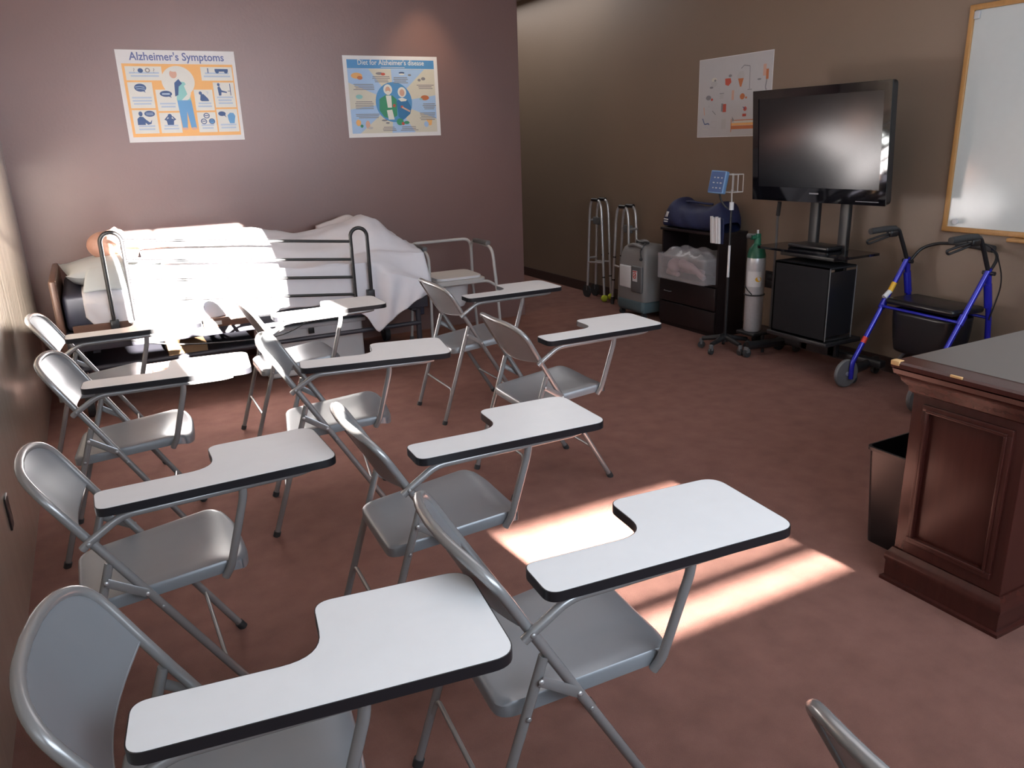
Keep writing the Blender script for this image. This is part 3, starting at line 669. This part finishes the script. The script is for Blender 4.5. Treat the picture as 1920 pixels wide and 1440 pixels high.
# ------------------------------------------------------------ cabinet and what stands on and in it
CX0, CX1, CY0, CY1, CH = 4.22, 4.50, 4.57, 5.26, .80
cab = thing('low_cabinet', 'dark espresso cabinet with open niche and drawer against the tan wall', 'cabinet', (0, 0, 0))
b = MB(); b.box(CX0, CX1, CY0, CY0 + .02, 0, CH, 'espresso'); b.box(CX0, CX1, CY1 - .02, CY1, 0, CH, 'espresso'); b.box(CX1 - .01, CX1, CY0 + .02, CY1 - .02, 0, CH, 'espresso')
b.box(CX0, CX1, CY0 + .02, CY1 - .02, .40, .42, 'espresso'); b.box(CX0, CX1, CY0 + .02, CY1 - .02, 0, .03, 'espresso'); b.build('body', cab)
MB().box(CX0 - .015, CX1, CY0 - .012, CY1 + .012, CH, CH + .022, 'espresso', .004).build('top', cab)
for z0, z1 in ((.035, .205), (.215, .395)):
    d = MB().box(CX0 - .018, CX0 - .001, CY0 + .004, CY1 - .004, z0, z1, 'espresso', .003).build('drawer', cab)
    if z0 > .1: MB().tube([(CX0 - .018, 5.19, .30), (CX0 - .034, 5.18, .30), (CX0 - .034, 5.11, .30), (CX0 - .018, 5.10, .30)], .004, 'graydk', 8, round_=.01).build('handle', d)
# clear plastic storage box holding pink practice limbs
cb = thing('clear_storage_box', 'clear plastic box with pink practice parts sticking out of the dark cabinet niche', 'box', (0, 0, 0))
x0, x1, ya, yb, za, zb = 4.10, 4.40, 4.60, 5.18, .424, .625
m_ = MB(); pts = round_poly([(x0, ya), (x1, ya), (x1, yb), (x0, yb)], [.03] * 4, 5); n = len(pts)
ins = [((x - (x0 + x1) / 2) * .985 + (x0 + x1) / 2, (y - (ya + yb) / 2) * .985 + (ya + yb) / 2) for x, y in pts]
vs = [(x, y, za) for x, y in pts] + [(x, y, zb) for x, y in pts] + [(x, y, zb) for x, y in ins] + [(x, y, za + .004) for x, y in ins]
m_.add(vs, [tuple(range(n))[::-1], tuple(range(3 * n, 4 * n))] + [(k * n + i, k * n + (i + 1) % n, (k + 1) * n + (i + 1) % n, (k + 1) * n + i) for k in range(3) for i in range(n)], 'clear')
m_.build('tub', cb)
def bagtop(u, v):
    x = x0 + .005 + (x1 - x0 - .01) * u; y = ya + .01 + (yb - ya - .02) * v
    e = min(1, 6 * min(u, 1 - u)) * min(1, 6 * min(v, 1 - v))
    return (x, y, zb - .02 + e * (.060 + .012 * math.sin(17 * u + 5 * v) + .010 * math.sin(19 * v)))
MB().grid(bagtop, 18, 26, 'clear').build('bag_liner', cb, solid=.002)
b = MB(); b.ball((4.17, 5.03, .53), .055, 'pink', sc_=(1.1, 1, 1.1)); b.tube([(4.17, 5.10, .48), (4.17, 4.98, .46)], .03, 'pink', 12, r_end=.02); b.build('practice_head', cb)
b = MB(); b.tube([(4.16, 4.94, .56), (4.16, 4.78, .53), (4.16, 4.66, .47)], .036, 'pink', 14, r_end=.022, round_=.05); b.tube([(4.22, 5.0, .50), (4.22, 4.74, .50)], .032, 'pink', 12, r_end=.022); b.build('practice_arm', cb)
# navy duffel bag
bg = thing('duffel_bag', 'navy duffel bag with small white logo on top of the dark cabinet', 'bag', (0, 0, 0))
zc = CH + .023
def duff(u, v):
    y = 5.26 - .70 * u; a = 2 * math.pi * v
    e = (1 - abs(2 * u - 1) ** 5) ** .5
    hgt = .200 + .055 * math.exp(-((u - .16) / .09) ** 2) + .050 * math.exp(-((u - .88) / .08) ** 2) - .025 * math.exp(-((u - .5) / .25) ** 2)
    wx = .125 * (.55 + .45 * e); s_, c_ = math.sin(a), math.cos(a)
    zz = hgt * (.5 + .5 * (abs(s_) ** .7) * (1 if s_ > 0 else -1)) * (.35 + .65 * e) + .001
    lean = .05 * (1 - zz / .25)
    return (4.345 - wx * (abs(c_) ** .8) * (1 if c_ > 0 else -1) - lean * (1 if c_ > 0 else 0) + .006 * math.sin(22 * u + 3 * a), y, zc + zz)
b = MB(); b.grid(duff, 36, 30, 'bagnavy'); b.build('body', bg, weld=True)
MB().tube([(4.33, 5.12, zc + .20), (4.30, 5.02, zc + .215), (4.30, 4.86, zc + .205), (4.33, 4.78, zc + .20)], .009, 'bagnavy', 8, round_=.05).build('handle', bg)
MB().tube([(4.262, 5.08, zc + .165), (4.262, 4.90, zc + .163)], .0028, 'p_lgray', 6).build('zip', bg)
lg = MB()
def on_bag(yy, zz_):      # front surface of the bag at (y, z): sampled from the shell
    u = (5.26 - yy) / .70; best = min((duff(u, v / 120) for v in range(0, 121)), key=lambda q: abs(q[2] - zz_) + (10 if q[0] > 4.30 else 0)); return (best[0] - .003, yy, zz_)
def patch(y0_, y1_, z0_, z1_, sh=0):
    g = [on_bag(y0_ + (y1_ - y0_) * i / 4 - sh * j / 3, z0_ + (z1_ - z0_) * j / 3) for j in range(4) for i in range(5)]
    lg.add(g, [(j * 5 + i, j * 5 + i + 1, (j + 1) * 5 + i + 1, (j + 1) * 5 + i) for j in range(3) for i in range(4)], 'paper', True)
patch(5.215, 5.17, zc + .085, zc + .13, .02); patch(5.23, 5.16, zc + .062, zc + .072); patch(5.222, 5.172, zc + .044, zc + .054)
lg.build('logo', bg, solid=.001)
pp = thing('paper_sheaf', 'white rolled papers standing at the right end of the navy bag', 'papers', (0, 0, 0))
b = MB()
for i in range(5):
    y = 4.600 - i * .020
    b.tube([(4.170 - .004 * (i % 2), y, .755), (4.162 - .004 * (i % 2), y + .005, .955 - .006 * (i % 3))], .0125, 'paper', 12)
b.build('rolls', pp); MB().box(4.186, 4.198, 4.50, 4.625, .75, .94, 'bagnavy', .003).build('pouch', pp)

# ------------------------------------------------------------ oxygen concentrator
oc = thing('oxygen_concentrator', 'gray oxygen concentrator on casters left of the dark cabinet', 'machine', (4.31, 5.60, 0))
def body(z): return 1 - .10 * max(0, (z - .30) / .35) ** 2
b = MB(); rings = []; zz = [.155, .17, .30, .45, .56, .61, .635]; n = 0
for k, z in enumerate(zz):
    s_ = body(z) * (1, 1.02, 1.03, 1, .95, .86, .70)[k]
    pts = round_poly([(-.165 * s_, -.20 * s_), (.165 * s_, -.20 * s_), (.165 * s_, .20 * s_), (-.165 * s_, .20 * s_)], [.05 * s_] * 4, 5); n = len(pts); rings += [(x, y, z) for x, y in pts]
fs = [(k * n + i, k * n + (i + 1) % n, (k + 1) * n + (i + 1) % n, (k + 1) * n + i) for k in range(len(zz) - 1) for i in range(n)] + [tuple(range(n))[::-1], tuple((len(zz) - 1) * n + i for i in range(n))]
b.add(rings, fs, 'graypl'); b.build('housing', oc)
MB().box(-.172, -.05, -.185, .185, .06, .165, 'teal', .025).build('lower_skirt', oc); MB().box(-.16, .16, -.19, .19, .05, .158, 'teal', .02).build('base', oc)
MB().box(-.178, -.160, -.02, .15, .26, .46, 'whitepl', .012).build('bottle_recess', oc)
MB().box(-.184, -.160, -.185, -.03, .235, .47, 'graydk', .014).build('front_panel', oc)
q = MB().box(-.1865, -.184, -.125, -.06, .335, .43, 'paper'); q.tube([(-.188, -.0925 + .020 * math.cos(a / 10 * math.pi), .385 + .024 * math.sin(a / 10 * math.pi)) for a in range(20)], .003, 'red', 6, closed=True)
q.tube([(-.188, -.107, .40), (-.188, -.078, .37)], .003, 'red', 6); q.box(-.1885, -.186, -.120, -.065, .418, .426, 'red'); q.build('warning_label', oc)
MB().box(-.14, -.04, .17, .23, .07, .16, 'graypl', .01).build('side_bracket', oc)
b = MB(); b.tube([(-.12, -.12, .625), (-.135, -.02, .65), (-.12, .08, .625)], .016, 'graypl', 10, round_=.05); b.build('handle', oc)
b = MB()
for k in range(3): b.tube([(.02 * math.cos(a) - .05, .085 * math.sin(a) - .02, .655 + .008 * k + .006 * math.sin(3 * a + k)) for a in [2 * math.pi * i / 18 for i in range(18)]], .006, 'rubber' if k < 2 else 'graypl', 7, closed=True)
b.tube([(-.06, -.08, .66), (-.16, -.13, .60), (-.175, -.165, .545)], .006, 'rubber', 7, round_=.03); b.ball((-.177, -.165, .535), .014, 'rubber', n=10); b.build('power_cable', oc)
for x in (-.13, .13):
    for y in (-.16, .16): MB().cyl((x, y - .014, .026), (x, y + .014, .026), .026, 'rubber', 16).build('caster', oc)

# ------------------------------------------------------------ folded walkers
def walker(name, x, y, h, label, balls, rz=90):
    t = thing(name, label, 'walker', (x, y, 0), math.radians(rz), 'folded walkers by the tan wall')
    for k, dy in enumerate((.05, -.05)):
        a = MB().tube([(-.16 + .03 * k, dy, .06), (-.11 + .03 * k, dy, h - .12), (-.085 + .03 * k, dy, h), (.07 + .02 * k, dy, h), (.095 + .02 * k, dy, h - .12), (.14, dy, .07)], .0125, 'chrome', 12, round_=.07).build('side_frame', t)
        MB().tube([(-.055 + .03 * k, dy, h + .0), (.05 + .02 * k, dy, h + .0)], .018, 'blackpl', 12).build('hand_grip', a)
        MB().tube([(-.13 + .03 * k, dy, .38), (.115, dy, .36)], .009, 'chrome', 10).build('lower_bar', a)
        for q in ((-.148 + .03 * k, .24), (-.13 + .028 * k, .46)): MB().cyl((q[0], dy, q[1] - .006), (q[0] + .001, dy, q[1] + .006), .0145, 'black', 12).build('collar', a)
        if balls:
            MB().ball((-.163 + .03 * k, dy, .034), .034, 'tennis', n=20).build('tennis_ball', a)['label'] = 'yellow-green tennis ball'
        else:
            MB().cyl((-.161 + .03 * k, dy, .07), (-.162 + .03 * k, dy, 0), .017, 'rubber', 14).build('rubber_tip', a)
        MB().cyl((.15, dy - .012, .0625), (.15, dy + .012, .0625), .062, 'rubber', 22).build('wheel', a)
    MB().tube([(.115, .05, h - .20), (.115, -.05, h - .20)], .011, 'chrome', 10).build('cross_bar', t)
    MB().tube([(.125, .05, .40), (.125, -.05, .40)], .011, 'chrome', 10).build('cross_bar', t)
    MB().box(-.02, .10, -.012, .012, h - .24, h - .17, 'graydk', .006).build('folding_latch', t)
walker('folded_walker', 4.40, 6.46, .975, 'folded aluminium walker with two yellow-green tennis ball feet', True)
walker('folded_walker', 4.40, 6.03, .935, 'folded aluminium walker without tennis balls, beside the gray concentrator', False, -90)

# ------------------------------------------------------------ blood pressure stand, oxygen cylinder cart
bp = thing('blood_pressure_stand', 'rolling blood pressure stand with pale blue dial case and white pole', 'medical stand', (4.03, 4.26, 0))
hub = MB().cyl((0, 0, .07), (0, 0, .12), .035, 'black', 20); hub.build('hub', bp)
for k in range(5):
    a = math.radians(122 + 72 * k); c_, s_ = math.cos(a), math.sin(a)
    l = MB().tube([(.02 * c_, .02 * s_, .10), (.17 * c_, .17 * s_, .075)], .022, 'black', 10, r_end=.016).build('leg', bp)
    w_ = MB().cyl((.175 * c_ - .01 * s_, .175 * s_ + .01 * c_, .026), (.175 * c_ + .01 * s_, .175 * s_ - .01 * c_, .026), .026, 'rubber', 16); w_.box(.175 * c_ - .012, .175 * c_ + .012, .175 * s_ - .012, .175 * s_ + .012, .03, .075, 'graydk', .003); w_.build('caster', l)
MB().tube([(0, 0, .10), (0, 0, .55)], .0115, 'black', 12).build('pole', bp)
MB().tube([(0, 0, .55), (0, 0, .78)], .0095, 'whitepl', 12).build('pole', bp)
MB().tube([(0, 0, .78), (0, 0, 1.03)], .008, 'black', 12).build('pole', bp)
MB().cyl((0, 0, 1.03), (0, 0, 1.085), .016, 'whitepl', 16).build('clamp', bp)
MB().tube([(0, 0, 1.08), (.005, .01, 1.15), (-.005, .0, 1.17)], .005, 'offwhite', 10).build('pole', bp)
b = MB()
for z in (1.155, 1.275): b.tube([(-.05, -.05, z), (.05, -.05, z), (.05, .045, z), (-.05, .045, z)], .003, 'offwhite', 6, closed=True)
for x, y in ((-.05, -.05), (.05, -.05), (.05, .045), (-.05, .045), (0, -.05), (0.05, 0)): b.tube([(x, y, 1.155), (x, y, 1.275)], .0028, 'offwhite', 6)
b.build('wire_basket', bp)
T = Matrix.Translation((-.10, .035, 1.225)) @ Matrix.Rotation(math.radians(12), 4, 'Y') @ Matrix.Rotation(math.radians(16), 4, 'Z')
dc = MB().box(-.022, .022, -.062, .062, -.078, .078, 'ltblue', .008, T=T).build('dial_case', bp)
b = MB().box(-.0235, -.021, -.055, .055, -.070, .070, 'p_navy', T=T)
for i in range(9): b.box(-.0242, -.0234, -.04 + .028 * (i % 3), -.03 + .028 * (i % 3) + .004 * (i % 2), -.045 + .035 * (i // 3), -.037 + .035 * (i // 3), 'p_lgray', T=T)
b.build('dial_face', dc)
MB().tube([(-.09, .03, 1.15), (-.075, .03, 1.10), (-.055, .01, 1.06), (-.03, 0, 1.04)], .007, 'rubber', 8, round_=.03).build('hose', bp)
ox = thing('oxygen_cylinder', 'silver oxygen cylinder with green collar and yellow-dotted label', 'gas cylinder', (4.19, 4.15, .151))
MB().lathe([(.058, 0), (.0645, .008), (.066, .50), (.064, .54), (.052, .585), (.030, .62)], 'cyl', 32).build('tank', ox)
MB().lathe([(.0656, .540), (.0655, .56), (.054, .602), (.031, .632), (.024, .64), (.024, .68)], 'green', 28).build('green_shoulder', ox)
b = MB().box(-.018, .018, -.016, .016, .66, .71, 'green', .004); b.cyl((-.05, .01, .685), (.0, .0, .685), .017, 'green', 14); b.cyl((0, 0, .70), (0, 0, .735), .009, 'chrome', 10); b.cyl((-.03, .06, .69), (-.03, .0, .69), .02, 'graydk', 14); b.build('valve', ox)
def lab(r, a0, a1, z0, z1, m):
    def fn(u, v):
        a = math.radians(a0 + (a1 - a0) * u); return (r * math.cos(a), r * math.sin(a), z0 + (z1 - z0) * v)
    return MB().grid(fn, 14, 2, m)
b = lab(.0667, 170, 262, .335, .445, 'paper'); b.build('label', ox)
b = MB(); a0 = math.radians(244)
for rr, m in ((.0185, 'yellow'),):
    b.add([(0.0675 * math.cos(a0 + .33 * math.cos(2 * math.pi * i / 20)), 0.0675 * math.sin(a0 + .33 * math.cos(2 * math.pi * i / 20)), .39 + .0185 * math.sin(2 * math.pi * i / 20)) for i in range(20)], [tuple(range(20))], m, False)
b.build('yellow_dot', ox)
b = MB().tube([(.068 * math.cos(a), .068 * math.sin(a), .275 - .003) for a in [2 * math.pi * i / 24 for i in range(24)]], .006, 'rubber', 8, closed=True); b.tube([(-.062, .035, .335), (-.070, .0, .31), (-.060, -.035, .28)], .004, 'rubber', 6); b.build('strap', ox)
ct = thing('cylinder_cart', 'black wheeled cart with gray pole and angled grip holding the oxygen cylinder', 'cart', (4.19, 4.15, 0))
MB().box(-.075, .20, -.09, .09, .125, .15, 'black', .008).build('base_plate', ct)
for y in (-.11, .11): MB().cyl((.17, y - .012, .05), (.17, y + .012, .05), .05, 'rubber', 22).build('wheel', ct)
MB().tube([(.02, -.085, .13), (.02, -.095, 0)], .012, 'black', 10).build('foot', ct); MB().tube([(.13, .085, .13), (.13, .09, .0)], .012, 'black', 10).build('foot', ct)
MB().tube([(.18, .0, .10), (.18, -.005, .86), (.165, -.015, .93), (.15, -.035, 1.0)], .0085, 'graydk', 10, round_=.03).build('pole', ct)
MB().tube([(.152, -.03, .98), (.135, -.055, 1.075)], .0145, 'rubber', 12).build('grip', ct)

# ------------------------------------------------------------ television on its cart
TVC = Vector((4.09, 3.61, 1.46)); wdir = Vector((.075, -.997, 0)).normalized(); nrm = Vector((-wdir.y * -1, 0, 0))
nrm = Vector((wdir.y, -wdir.x, 0)); nrm = nrm if nrm.x < 0 else -nrm
tilt = math.radians(4.5); up = Vector((0, 0, 1)); zax = (nrm * math.cos(tilt) - up * math.sin(tilt)).normalized(); yax = (up * math.cos(tilt) + nrm * math.sin(tilt)).normalized()
T = Matrix.Translation(TVC) @ Matrix((wdir, yax, zax)).transposed().to_4x4()
tv = thing('television', 'large black flat television tilted forward on a wheeled cart', 'television', (0, 0, 0))
hw, hh = .498, .352
b = MB(); o_ = round_poly([(-hw, -hh + .0), (hw, -hh), (hw, hh), (-hw, hh)], [.03] * 4, 5)
b.prism(o_, -.05, -.004, 'blackpl', T=T); ii = [(x * .8, y * .75) for x, y in o_]; b.prism(ii, -.095, -.05, 'blackpl', T=T); b.build('housing', tv)
b = MB(); sw, s0, s1 = .452, -.262, .300
for (xa, xb, ya_, yb_) in ((-hw, -sw, -hh, hh), (sw, hw, -hh, hh), (-sw, sw, -hh, s0), (-sw, sw, s1, hh)): b.box(xa, xb, ya_, yb_, -.006, .004, 'tvbezel', T=T)
b.build('bezel', tv)
MB().box(-sw, sw, s0, s1, -.006, -.001, 'tvscreen', T=T).build('screen', tv)
b = MB(); b.box(-.035, .035, -.300, -.291, .004, .0048, 'p_gray', T=T); b.box(.30, .455, -.333, -.329, .004, .0048, 'p_gray', T=T); b.build('badge', tv)
ts_ = thing('television_cart', 'black wheeled television cart with two uprights and glass shelf', 'cart', (0, 0, 0))
for y in (3.70, 3.46): MB().box(4.225, 4.26, y - .035, y + .035, .10, 1.50, 'black', .006).build('upright', ts_)
MB().box(4.214, 4.225, 3.40, 3.76, 1.40, 1.52, 'black', .004).build('mount_plate', ts_)
o_ = round_poly([(3.99, 3.22), (4.30, 3.22), (4.30, 3.98), (3.99, 3.98)], [.06, .02, .02, .06])
MB().prism(o_, .795, .810, 'tvbezel').build('shelf', ts_)
MB().box(4.05, 4.24, 3.36, 3.80, .76, .795, 'black', .005).build('shelf_bracket', ts_)
MB().box(4.09, 4.27, 3.45, 3.78, .811, .838, 'blackpl', .01).build('media_tray', ts_)
MB().box(4.30, 4.36, 3.14, 4.0, .075, .125, 'black', .01).build('base_beam', ts_)
for (a, b2) in (((4.42, 3.93, .09), (4.02, 4.02, .085)), ((4.42, 3.26, .09), (4.13, 3.20, .085))):
    l = MB().tube([a, b2], .032, 'black', 10, flat=.8).build('base_leg', ts_)
    for e in (a, b2): MB().cyl((e[0], e[1] - .013, .03), (e[0], e[1] + .013, .03), .03, 'rubber', 16).box(e[0] - .014, e[0] + .014, e[1] - .02, e[1] + .02, .035, .075, 'graydk', .003).build('caster', l)
MB().box(3.97, 4.30, 3.30, 3.80, .23, .258, 'black', .006).build('lower_shelf', ts_)
MB().box(4.225, 4.255, 3.44, 3.72, .10, .24, 'black', .004).build('lower_bracket', ts_)
sb = thing('equipment_box', 'black open-sided equipment box on the lower shelf of the television cart', 'box', (0, 0, .261))
b = MB(); x0, x1, ya, yb, h = 3.975, 4.215, 3.32, 3.765, .475
b.box(x0, x1, yb - .012, yb, 0, h, 'blackbox', .002); b.box(x0, x1, ya, ya + .006, .03, h - .03, 'blackpl'); b.box(x0, x1, ya, yb, 0, .014, 'black', .002); b.box(x0, x1, ya, yb, h - .014, h, 'blackbox', .002); b.box(x0, x0 + .010, ya, yb, 0, h, 'blackbox', .002); b.build('case', sb)
b = MB().tube([(x0 + .004, ya - .002, .006), (x1, ya - .002, .006), (x1, ya - .002, h - .006), (x0 + .004, ya - .002, h - .006)], .004, 'graydk', 6, closed=True); b.build('edge_trim', sb)

# ------------------------------------------------------------ rollator
ro = thing('rollator', 'blue four-wheeled rollator walker with black seat, bag and hand brakes', 'walker', (4.375, 2.83, 0), math.radians(-5.5))
def wheel(parent, c, r, axis):
    a = Vector(c); d = Vector(axis) * .014
    b = MB(); n = 28
    prof = []
    T = Matrix.Translation(a) @ Vector(axis).to_track_quat('Z', 'Y').to_matrix().to_4x4()
    b.lathe([(r * .70, -.013), (r * .93, -.013), (r, -.006), (r, .006), (r * .93, .013), (r * .70, .013)], 'graydk', n, T=T)
    b.lathe([(r * .7, -.010), (r * .7, .010)], 'blackpl', n, T=T); b.lathe([(.014, -.017), (.014, .017)], 'chrome', 12, T=T)
    return b.build('wheel', parent)
for s_ in (.27, -.27):
    fr_ = MB().tube([(-.375, s_, .06), (-.375, s_, .165), (-.015, s_, .775)], .0150, 'blue', 14, round_=.04).build('rear_leg', ro)
    MB().tube([(-.185, s_, .49), (-.155, s_, .54)], .021, 'blue', 14).build('fold_joint', fr_)
    wheel(fr_, (-.385, s_ + .032, .09), .09, (0, 1, 0))
    if s_ > 0:
        MB().tube([(-.168, s_, .555), (-.125, s_, .589)], .0158, 'whitepl', 14).build('sticker', fr_)['label'] = 'white sticker band'
        MB().tube([(-.125, s_, .589), (-.095, s_, .640)], .0158, 'yellow', 14).build('sticker', fr_)['label'] = 'yellow sticker band'
        MB().tube([(-.305, s_, .284), (-.285, s_, .318)], .0158, 'red', 14).build('sticker', fr_)['label'] = 'red sticker band'
    f2 = MB().tube([(-.01, s_, .79), (.01, s_, .66), (.045, s_, .52), (.085, s_, .22)], .0160, 'blue', 14, round_=.05).build('front_leg', ro)
    MB().tube([(.0, s_, .70), (.03, s_, .57)], .026, 'blue', 14, flat=.7).build('side_fairing', f2)
    b = MB().box(.078, .094, s_ - .022, s_ + .022, .17, .23, 'black', .004); b.box(.078, .094, s_ - .022, s_ - .017, .08, .18, 'black'); b.box(.078, .094, s_ + .017, s_ + .022, .08, .18, 'black'); b.build('fork', f2)
    wheel(f2, (.086, s_, .088), .088, (0, 1, 0))
    h_ = MB().tube([(-.005, s_, .76), (-.06, s_, .87), (-.11, s_, .965), (-.15, s_, .972)], .0125, 'black', 12, round_=.04).build('handle_tube', ro)
    MB().tube([(-.14, s_, .972), (-.22, s_, .975), (-.335, s_, .968)], .0185, 'rubber', 14, round_=.03).build('hand_grip', h_)
    MB().box(-.19, -.13, s_ - .022, s_ + .022, .925, .965, 'blackpl', .01).build('brake_body', h_)
    MB().tube([(-.16, s_, .935), (-.25, s_, .915), (-.345, s_, .895), (-.36, s_, .915), (-.26, s_, .935), (-.18, s_, .945)], .007, 'black', 8, round_=.03).build('brake_lever', h_)
    MB().cyl((-.005, s_ - .035, .765), (-.005, s_ + .035, .765), .012, 'black', 10).build('knob', h_)
    MB().tube([(-.13, s_ * .98, .955), (-.02, s_ * 1.12, .90), (.045, s_ * 1.20, .72), (.03, s_ * 1.06, .50)], .004, 'black', 6, round_=.08).build('brake_cable', h_)
MB().tube([(.01, .262, .77), (.075, .255, .84), (.125, .18, .875), (.14, 0, .885), (.125, -.18, .875), (.075, -.255, .84), (.01, -.262, .77)], .009, 'black', 10, round_=.06).build('backrest_bar', ro)
MB().tube([(.137, .06, .883), (.14, -.02, .886), (.128, -.18, .876)], .021, 'rubber', 14, round_=.05).build('back_pad', ro)
MB().box(-.20, .06, -.235, .235, .525, .565, 'blackpl', .018).build('seat', ro)
MB().tube([(-.19, .27, .505), (-.19, -.27, .505)], .009, 'blue', 10).build('seat_rail', ro); MB().tube([(.045, .27, .505), (.045, -.27, .505)], .009, 'blue', 10).build('seat_rail', ro)
def bagf(u, v):
    a = 2 * math.pi * u; c_, s_ = math.cos(a), math.sin(a); k = 1 - .12 * v ** 2
    return (-.07 + .115 * k * (abs(c_) ** .45) * (1 if c_ > 0 else -1), .215 * k * (abs(s_) ** .4) * (1 if s_ > 0 else -1), .50 - .235 * v - .02 * abs(c_) * v)
b = MB(); b.grid(bagf, 40, 10, 'blackpl'); b.add([bagf(i / 40, 1) for i in range(40)], [tuple(range(40))], 'blackpl', False); b.build('pouch', ro, solid=.004)
MB().tube([(-.07, 0, .25), (-.075, 0, .16)], .008, 'black', 8).build('fold_strap', ro)

# ------------------------------------------------------------ wooden desk, wastebasket
dk = thing('wooden_desk', 'dark mahogany desk with panelled side and chipped moulding', 'desk', (0, 0, 0))
X0, X1, Y0, Y1 = 2.325, 4.05, 1.185, 1.56
b = MB().box(X0, X1, Y0, Y1, .13, .76, 'wood_dk', .003)
b.build('body', dk)
def ring(x0, x1, y0, y1, prof, m):
    out = []
    for d, z in prof: out += [(x0 - d, y0 - d, z), (x1 + d, y0 - d, z), (x1 + d, y1 + d, z), (x0 - d, y1 + d, z)]
    k = len(prof); b = MB()
    b.add(out, [(i * 4 + j, i * 4 + (j + 1) % 4, (i + 1) * 4 + (j + 1) % 4, (i + 1) * 4 + j) for i in range(k - 1) for j in range(4)] + [(3, 2, 1, 0), tuple((k - 1) * 4 + j for j in range(4))], m, False); return b
ring(X0, X1, Y0, Y1, [(.026, 0), (.026, .012), (.016, .016), (.016, .075), (.021, .085), (.021, .10), (.010, .118), (.004, .13)], 'wood_dk').build('plinth', dk)
ring(X0, X1, Y0, Y1, [(.002, .705), (.010, .712), (.014, .73), (.030, .748), (.034, .762), (.048, .772), (.052, .788)], 'wood_dk').build('cornice', dk)
top = ring(X0, X1, Y0, Y1, [(.048, .788), (.056, .794), (.056, .808), (.050, .815)], 'wood_dk').build('top', dk)
MB().box(X0 + .03, X1, Y0 - .045, Y1 + .045, .8151, .8165, 'desktop').build('laminate_inlay', top)['label'] = 'gray-brown laminate surface'
b = MB(); b.box(X0 - .0575, X0 - .030, Y1 + .025, Y1 + .0575, .800, .8168, 'chip', .003); b.build('chipped_corner', top)['label'] = 'raw pale chipped wood corner'
b = MB(); b.box(X0 - .0575, X0 - .05, Y1 - .19, Y1 - .15, .808, .8162, 'chip', .002); b.build('chipped_edge', top)['label'] = 'small raw chipped spot on the edge'
# raised panel moulding on the side face
pn = MB()
def frame_x(xa, ya_, yb_, za_, zb_, wd, d):
    for (a, b2, c, e) in ((ya_, yb_, zb_ - wd, zb_), (ya_, yb_, za_, za_ + wd), (ya_, ya_ + wd, za_ + wd, zb_ - wd), (yb_ - wd, yb_, za_ + wd, zb_ - wd)):
        pn.box(xa - d, xa + .002, a, b2, c, e, 'wood_dk', .002)
frame_x(X0, Y0 + .035, Y1 - .045, .175, .68, .022, .012); frame_x(X0, Y0 + .05, Y1 - .06, .19, .665, .010, .017)
pn.build('side_panel_moulding', dk)
wbk = thing('wastebasket', 'black rectangular plastic wastebasket standing behind the desk', 'trash can', (2.635, 1.715, 0))
b = MB(); pr = []; n = 0
for (s_, z) in ((.86, 0), (1.0, .385), (1.05, .387), (1.05, .40), (.985, .40), (.97, .385), (.84, .006)):
    pts = round_poly([(-.165 * s_, -.10 * s_), (.165 * s_, -.10 * s_), (.165 * s_, .10 * s_), (-.165 * s_, .10 * s_)], [.03] * 4, 5); n = len(pts); pr += [(x, y, z) for x, y in pts]
b.add(pr, [(k * n + i, k * n + (i + 1) % n, (k + 1) * n + (i + 1) % n, (k + 1) * n + i) for k in range(6) for i in range(n)] + [tuple(range(n))[::-1], tuple(6 * n + i for i in range(n))], 'blackpl')
b.build('bin', wbk)
